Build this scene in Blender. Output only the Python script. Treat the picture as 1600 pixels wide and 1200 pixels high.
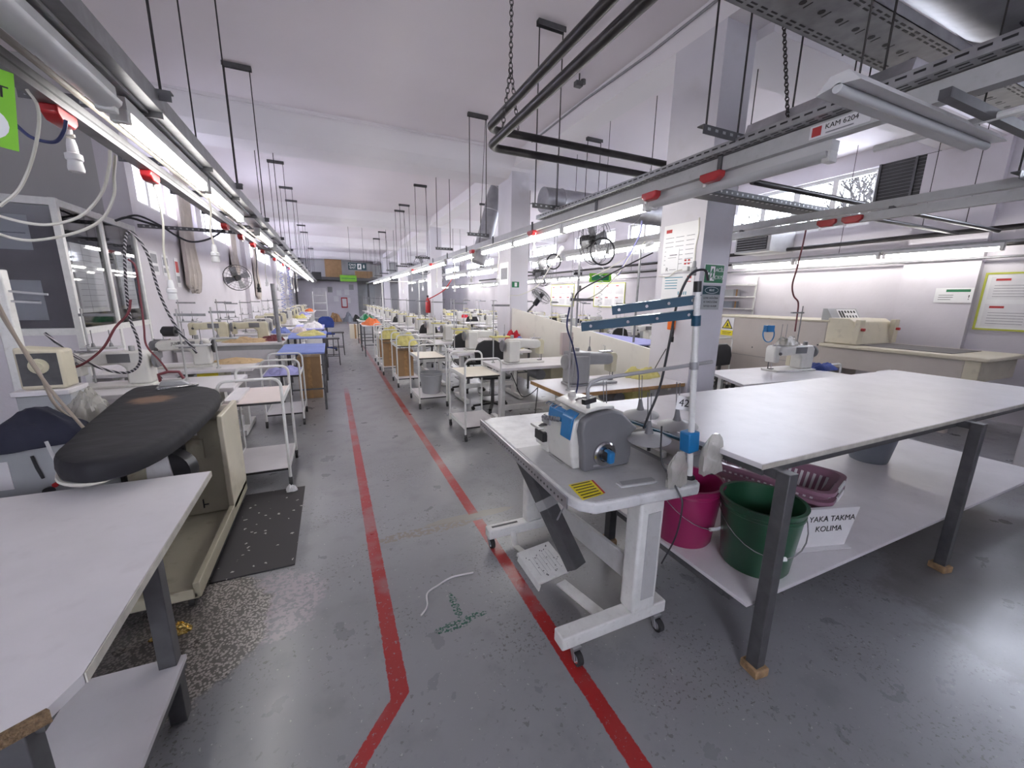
import bpy, math, random
from math import sin, cos, pi, radians as R
from mathutils import Matrix, Vector, Euler, noise

# ---------------------------------------------------------------- camera
S = bpy.context.scene
for o in list(bpy.data.objects): bpy.data.objects.remove(o)
C = S.collection
cd = bpy.data.cameras.new('camera'); cam = bpy.data.objects.new('camera', cd); C.objects.link(cam)
cd.sensor_width = 36; cd.lens = 36 * 620 / 1600; cd.clip_start = .03; cd.clip_end = 200
cam.matrix_world = Matrix(((0.91223176, 0.07219684, -0.40326272, 0), (-0.40937587, 0.1982241, -0.89057206, 0),
                           (0.01563991, 0.97749415, 0.21038197, 1.5), (0, 0, 0, 1)))
S.camera = cam
# ---------------------------------------------------------------- sky and exposure
W = bpy.data.worlds.new('sky'); S.world = W; W.use_nodes = True
bg = W.node_tree.nodes['Background']; bg.inputs[0].default_value = (.86, .88, 1, 1); bg.inputs[1].default_value = 10.0
TUBE_POWER = 12.5
S.view_settings.view_transform = 'Standard'; S.view_settings.look = 'None'
S.view_settings.gamma = 1; S.view_settings.use_curve_mapping = False; S.view_settings.exposure = 1.25

# ---------------------------------------------------------------- materials
def new_mat(name):
    m = bpy.data.materials.new(name); m.use_nodes = True
    return m, m.node_tree.nodes, m.node_tree.links, m.node_tree.nodes['Principled BSDF']
def setp(b, **k):
    for a, v in k.items(): b.inputs[a.replace('_', ' ')].default_value = v
def mat(name, col, rough=.5, metal=0, var=.12, scale=8, bump=0, bscale=60, dirt=0, dirtcol=(.2, .17, .13), coat=0, alpha=1):
    m, n, l, b = new_mat(name)
    setp(b, Roughness=rough, Metallic=metal)
    if coat: b.inputs['Coat Weight'].default_value = coat
    tc = n.new('ShaderNodeTexCoord'); nz = n.new('ShaderNodeTexNoise'); nz.inputs['Scale'].default_value = scale
    nz.inputs['Detail'].default_value = 5; l.new(tc.outputs['Object'], nz.inputs['Vector'])
    r = n.new('ShaderNodeValToRGB'); r.color_ramp.elements[0].position = .3; r.color_ramp.elements[1].position = .7
    r.color_ramp.elements[0].color = tuple(c * (1 - var) for c in col) + (1,)
    r.color_ramp.elements[1].color = tuple(min(1, c * (1 + var * .5)) for c in col) + (1,)
    l.new(nz.outputs[0], r.inputs[0]); out = r.outputs[0]
    if dirt:
        n2 = n.new('ShaderNodeTexNoise'); n2.inputs['Scale'].default_value = scale * 2.7; n2.inputs['Detail'].default_value = 8
        l.new(tc.outputs['Object'], n2.inputs['Vector'])
        r2 = n.new('ShaderNodeValToRGB'); r2.color_ramp.elements[0].position = .58; r2.color_ramp.elements[1].position = .72
        r2.color_ramp.elements[0].color = (0, 0, 0, 1); r2.color_ramp.elements[1].color = (dirt, dirt, dirt, 1)
        l.new(n2.outputs[0], r2.inputs[0])
        mx = n.new('ShaderNodeMix'); mx.data_type = 'RGBA'; l.new(r2.outputs[0], mx.inputs[0]); l.new(out, mx.inputs[6])
        mx.inputs[7].default_value = dirtcol + (1,); out = mx.outputs[2]
    l.new(out, b.inputs['Base Color'])
    if bump:
        n3 = n.new('ShaderNodeTexNoise'); n3.inputs['Scale'].default_value = bscale; l.new(tc.outputs['Object'], n3.inputs['Vector'])
        bp = n.new('ShaderNodeBump'); bp.inputs['Strength'].default_value = bump; bp.inputs['Distance'].default_value = .01
        l.new(n3.outputs[0], bp.inputs['Height']); l.new(bp.outputs[0], b.inputs['Normal'])
    return m
def emis(name, col, s):
    m, n, l, b = new_mat(name); setp(b, Base_Color=col + (1,), Roughness=.4)
    b.inputs['Emission Color'].default_value = col + (1,); b.inputs['Emission Strength'].default_value = s
    return m
def glassy(name, tint=(.93, .95, .96), refl=.12):
    m, n, l, b = new_mat(name); n.remove(b)
    t = n.new('ShaderNodeBsdfTransparent'); t.inputs[0].default_value = tint + (1,)
    g = n.new('ShaderNodeBsdfGlossy'); g.inputs['Roughness'].default_value = .03
    lw = n.new('ShaderNodeLayerWeight'); lw.inputs[0].default_value = refl
    ad = n.new('ShaderNodeMath'); ad.operation = 'MULTIPLY_ADD'; ad.inputs[1].default_value = min(1, refl * 3); ad.inputs[2].default_value = refl * .3; l.new(lw.outputs[0], ad.inputs[0])
    mx = n.new('ShaderNodeMixShader'); l.new(ad.outputs[0], mx.inputs[0]); l.new(t.outputs[0], mx.inputs[1]); l.new(g.outputs[0], mx.inputs[2])
    l.new(mx.outputs[0], n['Material Output'].inputs[0]); return m

M = {}
M['wall'] = mat('white_wall_paint', (.62, .59, .63), .75, var=.08, scale=1.3, bump=.15, bscale=25, dirt=.12, dirtcol=(.4, .36, .36))
M['farwall'] = mat('grey_and_shaded_wall_paint', (.42, .41, .41), .8, var=.1, scale=1)
M['ceil'] = mat('ceiling_paint', (.76, .71, .74), .85, var=.07, scale=.5, bump=.1, bscale=12)
M['beam'] = mat('beam_paint', (.76, .73, .75), .85, var=.06, scale=.7, bump=.1, bscale=12)
M['col'] = mat('column_paint', (.62, .60, .64), .6, var=.08, scale=1.5, bump=.1, dirt=.18, dirtcol=(.45, .42, .4))
M['lam'] = mat('white_laminate', (.68, .655, .67), .33, var=.07, scale=5, dirt=.16, dirtcol=(.42, .39, .39), bump=.12, bscale=14)
M['lam_scuff'] = mat('scuffed_white_laminate', (.66, .66, .66), .28, var=.16, scale=14, dirt=.3, dirtcol=(.38, .37, .36), bump=.08, bscale=30)
M['lam_pink'] = mat('pinkish_laminate', (.66, .56, .52), .35, var=.06, scale=5)
M['lam_cream'] = mat('cream_laminate', (.68, .62, .50), .35, var=.06, scale=5)
M['edge'] = mat('laminate_edge', (.52, .50, .44), .5, var=.2, scale=20)
M['ply'] = mat('raw_plywood_edge', (.42, .24, .10), .6, var=.3, scale=25)
M['chip'] = mat('broken_chipboard', (.20, .13, .07), .9, var=.5, scale=120, bump=.8, bscale=200)
M['steel'] = mat('dark_grey_steel', (.10, .10, .105), .45, .3, var=.2, scale=20)
M['steel_mid'] = mat('grey_steel_profile', (.25, .25, .26), .45, .5, var=.2, scale=15)
M['galv'] = mat('galvanised_steel', (.50, .50, .52), .35, .85, var=.25, scale=9)
M['tray'] = mat('perforated_tray_steel', (.36, .36, .37), .45, .6, var=.2, scale=12)
M['duct'] = mat('duct_metal', (.38, .38, .40), .45, .85, var=.2, scale=6, bump=.2, bscale=7)
M['iron'] = mat('black_iron_pipe', (.035, .032, .034), .35, .4, var=.4, scale=10)
M['chrome'] = mat('polished_steel', (.62, .62, .63), .2, 1, var=.08)
M['wire'] = mat('dark_wire', (.05, .045, .045), .5, .5, var=.2)
M['batten'] = mat('fixture_body', (.62, .62, .62), .4, var=.06)
M['diff_off'] = mat('unlit_diffuser', (.55, .56, .57), .35, var=.05)
M['wpaint'] = mat('white_tube_paint', (.72, .72, .70), .35, var=.08, scale=20, dirt=.15)
M['gpaint'] = mat('light_grey_paint', (.46, .46, .46), .4, var=.08, scale=12, dirt=.15)
M['mwhite'] = mat('machine_white', (.66, .65, .61), .3, var=.06, scale=10, coat=.2, dirt=.12)
M['mcream'] = mat('machine_cream', (.62, .58, .42), .35, var=.1, scale=10, coat=.2)
M['mgrey'] = mat('machine_grey', (.17, .17, .18), .4, var=.1, scale=10)
M['mmid'] = mat('machine_mid_grey', (.33, .33, .33), .4, var=.1, scale=10)
M['blue'] = mat('bright_blue_plastic', (.01, .17, .42), .3, var=.1, coat=.3)
M['teal'] = mat('petrol_blue_paint', (.003, .055, .105), .5, var=.15, coat=.3)
M['black'] = mat('black_plastic', (.02, .02, .022), .4, var=.2)
M['rubber'] = mat('black_rubber', (.03, .03, .032), .75, var=.3, bump=.2)
M['padblack'] = mat('black_pad_cloth', (.011, .011, .015), .7, var=.3, scale=5, bump=.6, bscale=9, dirt=0)
M['scorch'] = mat('scorched_cloth', (.22, .13, .075), .9, var=.4, scale=14, bump=.4, bscale=120)
M['navy'] = mat('navy_cloth', (.012, .014, .03), .85, var=.3, bump=.4, bscale=20)
M['olive'] = mat('cream_enamel', (.42, .39, .29), .4, var=.1, scale=4, dirt=.4, dirtcol=(.16, .12, .07))
M['cab'] = mat('grey_enamel', (.36, .37, .38), .4, var=.08, scale=4, dirt=.1)
M['press'] = mat('beige_enamel', (.50, .45, .41), .45, var=.06, scale=3, dirt=.08)
M['presscream'] = mat('pale_cream_enamel', (.62, .57, .44), .4, var=.08, scale=4, dirt=.2)
M['divider'] = mat('divider_board', (.72, .69, .62), .5, var=.05, scale=2, dirt=.12)
M['belt'] = mat('conveyor_belt', (.13, .12, .12), .7, var=.2)
M['card'] = mat('cardboard', (.36, .22, .11), .8, var=.15, scale=6)
M['wood'] = mat('wood_block', (.36, .23, .12), .8, var=.4, scale=25, bump=.5)
M['blonde'] = mat('pale_wood', (.40, .25, .11), .55, var=.3, scale=18)
M['paper'] = mat('white_paper', (.72, .71, .72), .6, var=.05)
M['lavcloth'] = mat('lavender_cloth', (.34, .34, .62), .85, var=.12, bump=.3, bscale=30)
M['bluecloth'] = mat('blue_cloth', (.20, .26, .58), .85, var=.12, bump=.3, bscale=30)
M['royal'] = mat('royal_blue_cloth', (.03, .06, .25), .85, var=.3, bump=.3)
M['yelcloth'] = mat('yellow_cloth', (.62, .56, .20), .85, var=.15, bump=.4, bscale=40)
M['peach'] = mat('peach_cloth', (.62, .45, .26), .85, var=.12, bump=.4, bscale=40)
M['orange'] = mat('orange_cloth', (.70, .17, .05), .8, var=.2, bump=.4)
M['red'] = mat('red_cloth', (.55, .02, .04), .8, var=.2, bump=.4)
M['whcloth'] = mat('white_cloth', (.68, .66, .66), .85, var=.08, bump=.4, bscale=30)
M['curtain'] = mat('beige_curtain', (.66, .60, .55), .85, var=.1, bump=.3)
M['redplastic'] = mat('red_plastic', (.42, .015, .02), .35, var=.15, coat=.3)
M['magenta'] = mat('magenta_plastic', (.30, .014, .095), .35, var=.12, scale=4, coat=.4)
M['green'] = mat('green_plastic', (.022, .095, .048), .35, var=.15, scale=4, coat=.3)
M['mauve'] = mat('mauve_plastic', (.28, .14, .20), .4, var=.1, scale=5, coat=.2)
M['bluegrey'] = mat('grey_blue_plastic', (.20, .22, .26), .4, var=.1)
M['orangeplastic'] = mat('orange_plastic', (.8, .16, .01), .35, var=.05)
M['signgreen'] = mat('sign_green', (.008, .16, .06), .35, var=.05)
M['lime'] = mat('lime_plastic', (.22, .55, .04), .4, var=.08)
M['limeframe'] = mat('lime_yellow_frame', (.50, .52, .06), .4, var=.1)
M['signteal'] = mat('dark_teal_sign', (.008, .045, .06), .3, var=.05)
M['signwhite'] = mat('sign_white', (.78, .78, .78), .4, var=.03)
M['yellow'] = mat('label_yellow', (.75, .62, .02), .5, var=.08)
M['ink'] = mat('black_ink', (.02, .02, .02), .6, var=.1)
M['greyink'] = mat('grey_print', (.28, .28, .30), .6, var=.3, scale=60)
M['redink'] = mat('red_print', (.45, .04, .04), .6, var=.1)
M['blueink'] = mat('teal_print', (.05, .25, .32), .6, var=.1)
M['cablew'] = mat('white_cable', (.66, .64, .56), .45, var=.06)
M['cabler'] = mat('dark_red_hose', (.16, .03, .04), .5, var=.1)
M['cabletan'] = mat('tan_hose', (.30, .25, .20), .5, var=.15)
M['cableb'] = mat('black_cable', (.02, .02, .025), .5, var=.1)
M['cablenavy'] = mat('navy_cable', (.02, .03, .12), .45, var=.1)
M['foil'] = mat('gold_foil', (.75, .55, .18), .18, 1, var=.2, scale=30)
def bag_mat():
    m = mat('clear_plastic_bag', (.60, .58, .54), .2, var=.15, scale=12, bump=.6, bscale=40, coat=.5); n = m.node_tree.nodes; l = m.node_tree.links
    t = n.new('ShaderNodeBsdfTransparent'); t.inputs[0].default_value = (.9, .9, .88, 1); mx = n.new('ShaderNodeMixShader'); mx.inputs[0].default_value = .5
    l.new(t.outputs[0], mx.inputs[1]); l.new(n['Principled BSDF'].outputs[0], mx.inputs[2]); l.new(mx.outputs[0], n['Material Output'].inputs[0]); return m
M['bag'] = bag_mat()
M['bark'] = mat('bark', (.018, .016, .015), .9, var=.3)
M['darkroom'] = mat('dark_office_backing', (.10, .09, .10), .7, var=.2)
M['glass'] = glassy('window_glass'); M['glass2'] = glassy('office_glass', (.80, .82, .84), .3)
def frosted():
    m, n, l, b = new_mat('frosted_window_glass'); n.remove(b)
    t = n.new('ShaderNodeBsdfTransparent'); t.inputs[0].default_value = (.8, .8, .84, 1)
    d = n.new('ShaderNodeBsdfTranslucent'); d.inputs[0].default_value = (.8, .8, .84, 1)
    mx = n.new('ShaderNodeMixShader'); mx.inputs[0].default_value = .4
    l.new(t.outputs[0], mx.inputs[1]); l.new(d.outputs[0], mx.inputs[2]); l.new(mx.outputs[0], n['Material Output'].inputs[0]); return m
M['frost'] = frosted()
M['conduit'] = mat('aged_conduit', (.34, .31, .27), .5, var=.15)
M['tube'] = emis('lit_fluorescent_tube', (1, .97, .93), TUBE_POWER)
def striped():
    m, n, l, b = new_mat('black_white_braided_hose'); setp(b, Roughness=.6)
    tc = n.new('ShaderNodeTexCoord'); w = n.new('ShaderNodeTexWave'); w.inputs['Scale'].default_value = 22; w.wave_type = 'BANDS'; w.bands_direction = 'DIAGONAL'
    l.new(tc.outputs['Object'], w.inputs['Vector']); r = n.new('ShaderNodeValToRGB'); r.color_ramp.interpolation = 'CONSTANT'
    r.color_ramp.elements[0].color = (.02, .02, .025, 1); r.color_ramp.elements[1].position = .72; r.color_ramp.elements[1].color = (.45, .42, .45, 1)
    l.new(w.outputs[1], r.inputs[0]); l.new(r.outputs[0], b.inputs['Base Color']); return m
M['braid'] = striped()

def floor_mat():
    m, n, l, b = new_mat('painted_floor')
    tc = n.new('ShaderNodeTexCoord'); sp = n.new('ShaderNodeSeparateXYZ'); l.new(tc.outputs['Object'], sp.inputs[0])
    X, Y = sp.outputs[0], sp.outputs[1]
    def mth(op, a, b2=None, c=None):
        q = n.new('ShaderNodeMath'); q.operation = op
        for i, v in enumerate((a, b2, c)):
            if v is None: continue
            if isinstance(v, (int, float)): q.inputs[i].default_value = v
            else: l.new(v, q.inputs[i])
        return q.outputs[0]
    def nz(scale, detail=4, dim=None, rough=.55):
        q = n.new('ShaderNodeTexNoise'); q.inputs['Scale'].default_value = scale; q.inputs['Detail'].default_value = detail
        q.inputs['Roughness'].default_value = rough; l.new(tc.outputs['Object'], q.inputs['Vector']); return q.outputs[0]
    def ss(v, a, b2):   # smoothstep a..b
        q = n.new('ShaderNodeMapRange'); q.interpolation_type = 'SMOOTHSTEP'; l.new(v, q.inputs[0])
        q.inputs[1].default_value = a; q.inputs[2].default_value = b2; return q.outputs[0]
    def mix(f, a, b2):
        q = n.new('ShaderNodeMix'); q.data_type = 'RGBA'
        if isinstance(f, float): q.inputs[0].default_value = f
        else: l.new(f, q.inputs[0])
        for i, v in ((6, a), (7, b2)):
            if isinstance(v, tuple): q.inputs[i].default_value = v + (1,)
            else: l.new(v, q.inputs[i])
        return q.outputs[2]
    big, mid, fine, vf = nz(.6, 3), nz(5, 6), nz(38, 5), nz(120, 3)
    vor = n.new('ShaderNodeTexVoronoi'); vor.inputs['Scale'].default_value = 95; l.new(tc.outputs['Object'], vor.inputs['Vector'])
    base = mix(ss(big, .35, .65), (.225, .227, .240), (.28, .283, .297))
    base = mix(mth('MULTIPLY', ss(mid, .50, .75), .45), base, (.155, .155, .165))
    # small dark chips and pale flecks
    base = mix(mth('MULTIPLY', mth('MULTIPLY', ss(fine, .61, .64), ss(nz(2.3, 3), .42, .62)), .7), base, (.12, .115, .11))
    base = mix(mth('MULTIPLY', mth('MULTIPLY', ss(nz(70, 3), .60, .63), ss(nz(1.7, 2), .5, .6)), .8), base, (.11, .10, .095))
    base = mix(mth('MULTIPLY', ss(nz(60, 2), .70, .715), .6), base, (.5, .48, .46))
    def blob(cx, cy, rx, ry, ns=5, amt=.9):
        a = mth('DIVIDE', mth('SUBTRACT', X, cx), rx); c = mth('DIVIDE', mth('SUBTRACT', Y, cy), ry)
        d = mth('SQRT', mth('ADD', mth('MULTIPLY', a, a), mth('MULTIPLY', c, c)))
        d = mth('ADD', d, mth('MULTIPLY', mth('SUBTRACT', nz(ns, 6, rough=.7), .5), amt))
        return mth('SUBTRACT', 1, ss(d, .85, 1.0))
    # worn-through terrazzo beside the left table
    terr = mix(ss(vor.outputs['Distance'], .35, .6), (.42, .38, .35), (.12, .11, .10))
    t1 = blob(-.66, 1.95, .30, .42, 7, .8); t2 = mth('MULTIPLY', blob(-.34, 2.02, .22, .26, 7, .9), ss(fine, .45, .52))
    base = mix(t2, base, (.36, .31, .34)); base = mix(t1, base, terr)
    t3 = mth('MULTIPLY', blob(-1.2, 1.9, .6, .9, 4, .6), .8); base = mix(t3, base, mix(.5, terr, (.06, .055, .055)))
    # bare cement repair running across the walkway
    p = blob(.80, 2.42, .34, .045, 9, .8); base = mix(p, base, (.27, .25, .22))
    p = mth('MULTIPLY', blob(.45, 2.36, .40, .05, 12, 1.0), ss(fine, .45, .5)); base = mix(p, base, (.24, .21, .18))
    p = mth('MULTIPLY', blob(3.6, .3, 1.2, 1.0, 3, .8), .7); base = mix(p, base, (.13, .12, .115))  # shade in front of and beneath the big table, painted into the floor
    p = mth('MULTIPLY', blob(3.6, 1.9, 1.2, .7, 3, .8), .8); base = mix(p, base, (.12, .10, .09))  # painted shade beneath and behind the big table
    # red walkway lines, worn
    wear = nz(55, 4, rough=.7); wear2 = nz(3, 3)
    kink = mth('MULTIPLY', mth('MAXIMUM', mth('SUBTRACT', 1.30, Y), 0), -.88)
    def line(cx, w, useK):
        d = mth('SUBTRACT', X, cx)
        if useK: d = mth('SUBTRACT', d, kink)
        d = mth('ABSOLUTE', d); d = mth('ADD', d, mth('MULTIPLY', mth('SUBTRACT', wear, .5), .016))
        return mth('SUBTRACT', 1, ss(d, w - .003, w + .001))
    L1 = mth('MULTIPLY', line(.137, .036, True), mth('SUBTRACT', 1, ss(Y, 6.3, 7.2)))
    L2 = mth('MULTIPLY', line(.822, .036, False), mth('SUBTRACT', 1, mth('MULTIPLY', ss(Y, 6.0, 8.5), .45)))
    worn = mth('SUBTRACT', 1, mth('MULTIPLY', ss(wear, .60, .66), .75))
    fade = mth('SUBTRACT', 1, mth('MULTIPLY', ss(wear2, .5, .62), .35))
    notp = mth('SUBTRACT', 1, blob(.82, 2.40, .10, .05, 12, .4))
    red = mth('MULTIPLY', mth('MULTIPLY', mth('MAXIMUM', L1, L2), mth('MULTIPLY', worn, fade)), notp)
    base = mix(red, base, (.34, .018, .018))
    # green paint flecks
    g = mth('MULTIPLY', mth('MAXIMUM', mth('MAXIMUM', blob(.42, 1.54, .10, .028, 16, .9), blob(.46, 1.66, .022, .10, 16, .9)), blob(.53, 1.56, .06, .02, 16, .9)), ss(nz(85, 3), .48, .52))
    base = mix(g, base, (.01, .085, .055))
    l.new(base, b.inputs['Base Color'])
    b.inputs['Coat Weight'].default_value = .35; b.inputs['Coat Roughness'].default_value = .22
    ro = mth('ADD', mth('MULTIPLY', mid, .30), .17); l.new(ro, b.inputs['Roughness'])
    bp = n.new('ShaderNodeBump'); bp.inputs['Strength'].default_value = .25; bp.inputs['Distance'].default_value = .004
    l.new(mth('ADD', mth('MULTIPLY', mid, .6), mth('MULTIPLY', fine, .4)), bp.inputs['Height']); l.new(bp.outputs[0], b.inputs['Normal'])
    return m
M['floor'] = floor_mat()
def board_mat():
    m = mat('scorched_black_cover', (.011, .011, .015), .7, var=.3, scale=5, bump=.6, bscale=9); n = m.node_tree.nodes; l = m.node_tree.links; b = n['Principled BSDF']
    tc = n.new('ShaderNodeTexCoord'); mp = n.new('ShaderNodeMapping'); l.new(tc.outputs['Object'], mp.inputs[0])
    mp.inputs['Location'].default_value = (.30, -1.75, 0); mp.inputs['Scale'].default_value = (6.5, 6.2, 0)
    g = n.new('ShaderNodeTexGradient'); g.gradient_type = 'SPHERICAL'; l.new(mp.outputs[0], g.inputs[0])
    nz = n.new('ShaderNodeTexNoise'); nz.inputs['Scale'].default_value = 22; nz.inputs['Detail'].default_value = 6; l.new(tc.outputs['Object'], nz.inputs['Vector'])
    q = n.new('ShaderNodeMath'); q.operation = 'MULTIPLY_ADD'; l.new(nz.outputs[0], q.inputs[0]); q.inputs[1].default_value = .5; l.new(g.outputs[1], q.inputs[2])
    r = n.new('ShaderNodeMapRange'); r.interpolation_type = 'SMOOTHSTEP'; l.new(q.outputs[0], r.inputs[0]); r.inputs[1].default_value = .38; r.inputs[2].default_value = .85
    mx = n.new('ShaderNodeMix'); mx.data_type = 'RGBA'; l.new(r.outputs[0], mx.inputs[0]); old = b.inputs['Base Color'].links[0].from_socket; l.new(old, mx.inputs[6]); mx.inputs[7].default_value = (.17, .10, .065, 1)
    l.new(mx.outputs[2], b.inputs['Base Color']); return m
M['board'] = board_mat()
def mat_mat():
    m, n, l, b = new_mat('speckled_rubber_mat'); setp(b, Roughness=.6)
    tc = n.new('ShaderNodeTexCoord'); v = n.new('ShaderNodeTexVoronoi'); v.inputs['Scale'].default_value = 16
    nn = n.new('ShaderNodeTexNoise'); nn.inputs['Scale'].default_value = 60; nn.inputs['Detail'].default_value = 3
    l.new(tc.outputs['Object'], nn.inputs['Vector'])
    ad = n.new('ShaderNodeMix'); ad.data_type = 'VECTOR'; ad.inputs[0].default_value = .03; l.new(tc.outputs['Object'], ad.inputs[4]); l.new(nn.outputs[1], ad.inputs[5])
    l.new(ad.outputs[1], v.inputs['Vector'])
    r = n.new('ShaderNodeValToRGB'); r.color_ramp.elements[0].position = .10; r.color_ramp.elements[0].color = (.5, .48, .46, 1)
    r.color_ramp.elements[1].position = .14; r.color_ramp.elements[1].color = (.045, .042, .045, 1)
    l.new(v.outputs[0], r.inputs[0]); l.new(r.outputs[0], b.inputs['Base Color']); return m
M['mat'] = mat_mat()

# ---------------------------------------------------------------- geometry helpers
def frame(d, up=(0, 0, 1)):
    d = Vector(d).normalized(); u = Vector(up)
    if abs(d.dot(u)) > .97: u = Vector((1, 0, 0)) if abs(d.x) < .9 else Vector((0, 1, 0))
    x = u.cross(d).normalized(); y = d.cross(x); return x, y, d
class MB:
    def __init__(s): s.v = []; s.f = []
    def add(s, vs, fs):
        k = len(s.v); s.v += [tuple(p) for p in vs]; s.f += [tuple(i + k for i in q) for q in fs]; return s
    def box(s, x0, x1, y0, y1, z0, z1):
        return s.add([(x0, y0, z0), (x1, y0, z0), (x1, y1, z0), (x0, y1, z0), (x0, y0, z1), (x1, y0, z1), (x1, y1, z1), (x0, y1, z1)],
                     [(0, 3, 2, 1), (4, 5, 6, 7), (0, 1, 5, 4), (1, 2, 6, 5), (2, 3, 7, 6), (3, 0, 4, 7)])
    def obox(s, p0, p1, w, h, up=(0, 0, 1)):     # bar from p0 to p1, w across, h along up
        p0, p1 = Vector(p0), Vector(p1); x, y, d = frame(p1 - p0, up)
        c = [x * a * w / 2 + y * b * h / 2 for a, b in ((-1, -1), (1, -1), (1, 1), (-1, 1))]
        return s.add([p0 + q for q in c] + [p1 + q for q in c], [(3, 2, 1, 0), (4, 5, 6, 7), (0, 1, 5, 4), (1, 2, 6, 5), (2, 3, 7, 6), (3, 0, 4, 7)])
    def cyl(s, p0, p1, r0, r1=None, n=12, cap=True):
        r1 = r0 if r1 is None else r1; p0, p1 = Vector(p0), Vector(p1); x, y, d = frame(p1 - p0)
        a = [(x * cos(2 * pi * i / n) + y * sin(2 * pi * i / n)) for i in range(n)]
        fs = [(i, (i + 1) % n, n + (i + 1) % n, n + i) for i in range(n)]
        if cap: fs += [tuple(range(n - 1, -1, -1)), tuple(range(n, 2 * n))]
        return s.add([p0 + q * r0 for q in a] + [p1 + q * r1 for q in a], fs)
    def tube(s, pts, r, n=8, closed=False):
        pts = [Vector(p) for p in pts]; m = len(pts); rings = []; px = None
        for i, p in enumerate(pts):
            if closed: t = pts[(i + 1) % m] - pts[i - 1]
            else: t = pts[min(i + 1, m - 1)] - pts[max(i - 1, 0)]
            if t.length < 1e-9: t = Vector((0, 0, 1))
            t.normalize()
            if px is None: x, y, _ = frame(t)
            else:
                x = px - t * px.dot(t)
                if x.length < 1e-6: x, y, _ = frame(t)
                x.normalize(); y = t.cross(x)
            px = x; rings.append([p + (x * cos(2 * pi * k / n) + y * sin(2 * pi * k / n)) * r for k in range(n)])
        vs = [q for g in rings for q in g]; fs = []
        for i in range(m if closed else m - 1):
            j = (i + 1) % m
            for k in range(n): fs.append((i * n + k, i * n + (k + 1) % n, j * n + (k + 1) % n, j * n + k))
        if not closed: fs += [tuple(range(n - 1, -1, -1)), tuple((m - 1) * n + k for k in range(n))]
        return s.add(vs, fs)
    def lathe(s, prof, c=(0, 0, 0), n=24, ax=(0, 0, 1)):
        x, y, d = frame(ax); c = Vector(c); vs = []; fs = []; m = len(prof)
        for i in range(n):
            a = 2 * pi * i / n; q = x * cos(a) + y * sin(a)
            vs += [c + q * r + d * z for r, z in prof]
        for i in range(n):
            j = (i + 1) % n
            for k in range(m - 1): fs.append((i * m + k, j * m + k, j * m + k + 1, i * m + k + 1))
        return s.add(vs, fs)
    def ring(s, c, R_, r, ax=(0, 0, 1), n=24, k=6):
        x, y, d = frame(ax); c = Vector(c)
        return s.tube([c + (x * cos(2 * pi * i / n) + y * sin(2 * pi * i / n)) * R_ for i in range(n)], r, k, True)
    def prism(s, poly, a, b, axis='z'):           # poly of 2-D points extruded from a to b along axis
        def P(u, v, w): return {'z': (u, v, w), 'y': (u, w, v), 'x': (w, u, v)}[axis]
        n = len(poly)
        return s.add([P(u, v, a) for u, v in poly] + [P(u, v, b) for u, v in poly],
                     [tuple(range(n - 1, -1, -1)), tuple(range(n, 2 * n))] + [(i, (i + 1) % n, n + (i + 1) % n, n + i) for i in range(n)])
    def sphere(s, c, r, n=12, sz=1):
        return s.lathe([(max(1e-4, r * sin(pi * i / (n // 2 + 2))), -r * sz * cos(pi * i / (n // 2 + 2))) for i in range(n // 2 + 3)], c, n)
    def build(s, name, m, parent=None, bevel=0, smooth=True, seg=2, fixn=True):
        me = bpy.data.meshes.new(name); me.from_pydata(s.v, [], s.f); me.materials.append(M[m] if isinstance(m, str) else m)
        if fixn:
            import bmesh
            bm = bmesh.new(); bm.from_mesh(me); bmesh.ops.recalc_face_normals(bm, faces=bm.faces); bm.to_mesh(me); bm.free()
        if smooth:
            me.polygons.foreach_set('use_smooth', [True] * len(me.polygons)); me.set_sharp_from_angle(angle=R(38))
        me.update(); o = bpy.data.objects.new(name, me); C.objects.link(o)
        if parent: o.parent = parent
        if bevel:
            b = o.modifiers.new('bevel', 'BEVEL'); b.width = bevel; b.segments = seg; b.limit_method = 'ANGLE'; b.angle_limit = R(40)
        return o
def tag(o, label, cat, group=None, kind=None):
    o['label'] = label; o['category'] = cat
    if group: o['group'] = group
    if kind: o['kind'] = kind
    return o
def thing(name, label, cat, loc=(0, 0, 0), rz=0, group=None):
    o = bpy.data.objects.new(name, None); C.objects.link(o); o.empty_display_size = .1
    o.location = loc; o.rotation_euler = (0, 0, rz); return tag(o, label, cat, group)
def struct(o): o['kind'] = 'structure'; return o
KIDS = {}
def kids(o):
    return [c for c in bpy.data.objects if c.parent == o]
def copy_tree(o, parent=None, _k=None):
    if _k is None:
        _k = {}
        for c in C.objects:
            if c.parent: _k.setdefault(c.parent.name, []).append(c)
    c = o.copy(); C.objects.link(c)
    if parent: c.parent = parent
    for ch in _k.get(o.name, []): copy_tree(ch, c, _k)
    return c
def dup(o, loc, rz=None, label=None, group=None):
    c = copy_tree(o); c.location = loc
    if rz is not None: c.rotation_euler = (0, 0, rz)
    if label: c['label'] = label
    if group: c['group'] = group
    return c
def text(name, s, size, m, parent, loc, rot=(0, 0, 0), align='CENTER', ext=.0006):
    cu = bpy.data.curves.new(name, 'FONT'); cu.body = s; cu.size = size; cu.align_x = align; cu.align_y = 'CENTER'; cu.extrude = ext
    t = bpy.data.objects.new(name, cu); C.objects.link(t); bpy.context.view_layer.update()
    me = bpy.data.meshes.new_from_object(t.evaluated_get(bpy.context.evaluated_depsgraph_get()))
    bpy.data.objects.remove(t); me.materials.clear(); me.materials.append(M[m]); me.name = name
    o = bpy.data.objects.new(name, me); C.objects.link(o); o.parent = parent; o.location = loc; o.rotation_euler = rot; return o
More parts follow.
